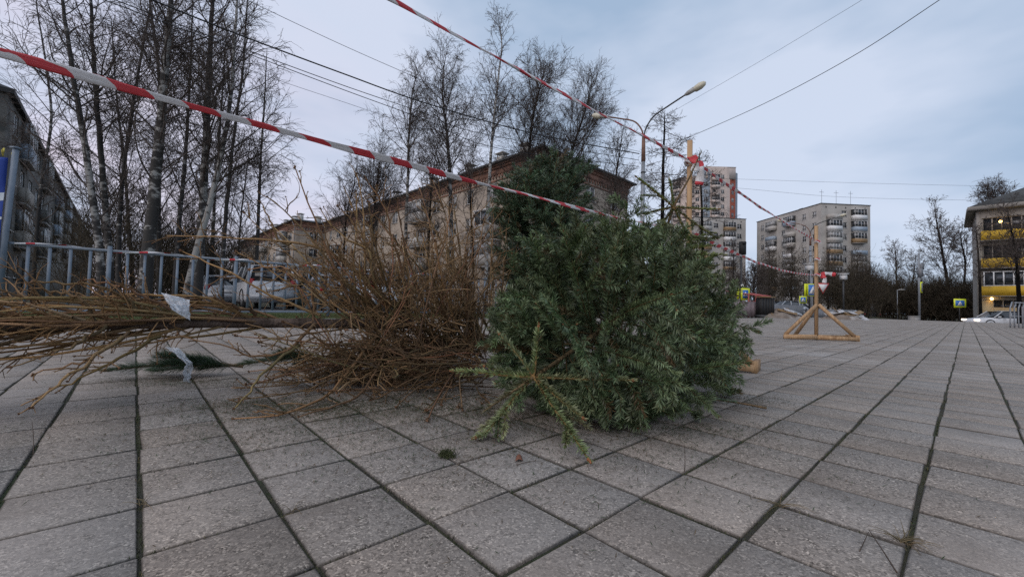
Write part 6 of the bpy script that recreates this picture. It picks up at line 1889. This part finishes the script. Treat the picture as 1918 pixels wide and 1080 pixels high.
# ------------------------------------------------------------------ cars
def car(label, loc, rz, paint, Lc=4.5, W=1.8, Hc=1.48, suv=False, lit=False, grp='parked and passing cars'):
    K = thing('car', label, 'car', loc, rz, grp)
    hw = W / 2
    belt = .62 * Hc if suv else .6 * Hc
    clr = .24 if suv else .18
    # stations along the length (front at -x): (x, half width factor, lower z, shoulder z, top z)
    if suv:
        st = [(-.5, .80, .42, .62, .70), (-.47, .93, .30, .72, .86), (-.40, .98, clr, .82, .95), (-.24, 1, clr, .88, 1.02), (-.16, 1, clr, .92, belt + .05), (.0, 1, clr, .94, belt + .06), (.25, 1, clr, .95, belt + .08), (.40, .99, clr, .95, belt + .08), (.47, .96, .30, .93, belt + .06), (.5, .88, .42, .86, belt)]
        cab = [(-.19, .0), (-.06, .97), (.12, 1.0), (.36, .985), (.46, .90), (.495, .02)]
    else:
        st = [(-.5, .74, .36, .5, .55), (-.475, .9, .24, .58, .68), (-.4, .98, clr, .66, .78), (-.24, 1, clr, .74, .88), (-.17, 1, clr, .78, .92), (.0, 1, clr, .8, .93), (.25, 1, clr, .82, .95), (.4, .98, clr, .82, .97), (.47, .93, .26, .78, .95), (.5, .84, .38, .7, .86)]
        cab = [(-.23, .0), (-.07, .93), (.06, 1.0), (.26, .98), (.4, .78), (.49, .02)]
    m = MB(); rings = []
    for (x, wf, lo, sh, tp) in st:
        w = hw * wf
        rings.append([(x * Lc, -w * .9, lo), (x * Lc, -w, lo + .14), (x * Lc, -w, sh - .12), (x * Lc, -w * .965, sh), (x * Lc, -w * .85, tp), (x * Lc, -w * .4, tp + .02), (x * Lc, w * .4, tp + .02), (x * Lc, w * .85, tp),
                      (x * Lc, w * .965, sh), (x * Lc, w, sh - .12), (x * Lc, w, lo + .14), (x * Lc, w * .9, lo)])
    v = A(rings).reshape(-1, 3); nn = 12; q = []
    for i in range(len(st) - 1):
        for j in range(nn): q.append([i * nn + j, i * nn + (j + 1) % nn, (i + 1) * nn + (j + 1) % nn, (i + 1) * nn + j])
    q += [[0, 11, 10, 1], [1, 10, 9, 2], [2, 9, 8, 3], [3, 8, 7, 4], [4, 7, 6, 5]]
    e = (len(st) - 1) * nn
    q += [[e + a, e + b, e + c, e + d] for a, b, c, d in ((1, 10, 11, 0), (2, 9, 10, 1), (3, 8, 9, 2), (4, 7, 8, 3), (5, 6, 7, 4))]
    m.add(v, q)
    body = m.build('body', M[paint], K, smooth=True)
    # greenhouse: glass loft and painted roof with pillars
    zb = belt + (.04 if suv else .02)
    xs = [c[0] * Lc for c in cab]; hs = [zb + c[1] * (Hc - zb) for c in cab]
    rows = []
    for x, h in zip(xs, hs):
        f = (h - zb) / (Hc - zb)
        rows.append([(x, -hw * .9, zb - .04), (x, -hw * (.9 - .16 * f), h), (x, hw * (.9 - .16 * f), h), (x, hw * .9, zb - .04)])
    g = MB(); v = A(rows).reshape(-1, 3); q = []
    for i in range(len(xs) - 1):
        for j in range(3): q.append([i * 4 + j, i * 4 + j + 1, i * 4 + 5 + j, i * 4 + 4 + j])
    g.add(v, q); g.build('windows', M['car_glass'], K)
    r = MB()
    top = [k for k in range(len(xs)) if cab[k][1] > .7]
    rr = [[(xs[k], y * hw * (.9 - .16 * cab[k][1]) * 1.02, hs[k] + (.035 if abs(y) < .7 else .012)) for y in (-1, -.6, 0, .6, 1)] for k in top]
    v = A(rr).reshape(-1, 3); q = [[i * 5 + j, i * 5 + j + 1, i * 5 + 6 + j, i * 5 + 5 + j] for i in range(len(top) - 1) for j in range(4)]
    r.add(v, q)
    for s in (-1, 1):
        def P(k, f): 
            x = xs[k]; h = zb + f * (hs[k] - zb); ff = (h - zb) / (Hc - zb); return A([x, s * (hw * (.9 - .16 * ff) + .008), h])
        for (k0, k1) in ((0, 1), (len(xs) - 1, len(xs) - 2)): r.bar(A([xs[k0], s * (hw * .9 + .004), zb]), P(k1, 1.0), .05, .08, up=(0, 1, 0))
        for k in (2, 3): r.bar(A([xs[k], s * (hw * .9 + .004), zb - .02]), P(k, 1.0), .04, .09, up=(1, 0, 0))
    r.build('roof', M[paint], K, smooth=False)
    wr = .36 if suv else .32
    for x in (-.31, .3):
        for s in (-1, 1):
            m = MB(); m.tube([(x * Lc, s * (hw - .2), wr), (x * Lc, s * (hw - .015), wr)], wr, 24); w = m.build('wheel', M['tyre'], K)
            m = MB(); m.tube([(x * Lc, s * (hw - .19), wr), (x * Lc, s * (hw - .002), wr)], wr * .62, 16); m.build('rim', M['rim'], w)
            m = MB(); u = np.linspace(.0, math.pi, 14)
            m.tube(np.stack([x * Lc + (wr + .05) * np.cos(u), 0 * u + s * (hw - .01), wr + (wr + .05) * np.sin(u)], 1), .04, 6); m.build('wheel_arch', M['black'], K)
    zl = .8 if suv else .66
    for s in (-1, 1):
        m = MB(); m.box((-.482 * Lc, s * hw * .68, zl), (.16, .36, .14)); m.build('headlight', M['headlight_on'] if lit else M['lamp_glass'], K)
        m = MB(); m.box((.488 * Lc, s * hw * .82, 1.02 if suv else .84), (.1, .2, .38 if suv else .18)); m.build('tail_light', M['tail'], K)
        m = MB(); m.box((-.17 * Lc, s * (hw + .06), zb + .06), (.14, .18, .12)); m.build('mirror', M[paint], K)
        m = MB(); m.bar((-.1 * Lc, s * (hw + .004), zb - .13), (-.05 * Lc, s * (hw + .004), zb - .13), .03, .025); m.build('door_handle', M['dark_metal'], K)
    m = MB(); m.box((.505 * Lc, 0, .5), (.1, W * .84, .2)); m.build('rear_bumper', M['car_silver'] if suv else M[paint], K)
    m = MB(); m.box((.512 * Lc, 0, .82 if suv else .7), (.02, .54, .12)); m.build('number_plate', M['white'], K)
    if suv:
        m = MB(); m.box((.505 * Lc, 0, 1.3), (.012, W * .7, .34), np.array([[math.cos(.12), 0, math.sin(.12)], [0, 1, 0], [-math.sin(.12), 0, math.cos(.12)]])); m.build('rear_window', M['car_glass'], K)
    return K
# behind the fence: white off-roader seen from the rear
p = at(486, 579, 18.6)
car('white off-road car seen from behind through the fence bars', (p[0], p[1], -.04), math.radians(-48), 'car_white', 4.5, 1.85, 1.78, suv=True)
p = at(410, 579, 20.0)
car('silver car beside the white off-roader, half hidden by branches', (p[0], p[1], -.04), math.radians(-48), 'car_silver', 4.3, 1.72, 1.42)
p = at(604, 579, 17.8)
car('dark car right of the white off-roader behind the dry boughs', (p[0], p[1], -.04), math.radians(-48), 'car_dark', 4.3, 1.74, 1.44)
p = at(690, 579, 17.6)
car('pale van-like car behind the dry boughs', (p[0], p[1], -.04), math.radians(-48), 'car_white', 4.4, 1.8, 1.62, suv=True)
# road at the right: white estate with its headlamps on
p = at(1868, 600, 37.5)
car('white car with lit headlamp passing on the street at the right', (p[0] + .15, p[1], -.58), math.radians(-8), 'car_white', 4.7, 1.8, 1.5, lit=True)
p = at(1466, 585, 38.0)
car('grey car behind the sandy rubble pile', (p[0], p[1], -.06), math.radians(8), 'car_silver', 4.2, 1.7, 1.4)

# metal rack at the right edge
p = on(1905, 614)
F = thing('metal_railing', 'short grey tubular railing at the right edge of the plaza', 'railing', (p[0], p[1], 0), .2)
for k in range(4):
    m = MB(); x = -.35 + k * .22
    m.tube(smooth_path([(x, 0, 0), (x, 0, .7), (x + .05, 0, .86), (x + .3, .1, 1.0)], 10), .022, 7); m.build('hoop', M['steel'], F, smooth=True)
m = MB(); m.bar((-.4, 0, .45), (2.4, .1, .45), .03, .03); m.bar((-.4, 0, .1), (2.4, .1, .1), .03, .03); m.bar((-.1, 0, .98), (2.4, .1, .98), .04, .04); m.build('rail', M['steel'], F)
m = MB(); m.box((1.2, .12, .5), (1.4, .03, .7)); m.build('panel', M['mauve_fence'], F)
p = at(1712, 594, 36.0)
m = MB(); m.box((p[0], p[1], -.1), (.6, .5, .7)); m.box((p[0], p[1], .28), (.66, .56, .05))
tag(m.build('utility_box', M['kerb'], loc=(p[0], p[1], -.35)), 'small grey utility box at the foot of the thin grey pole', 'box')
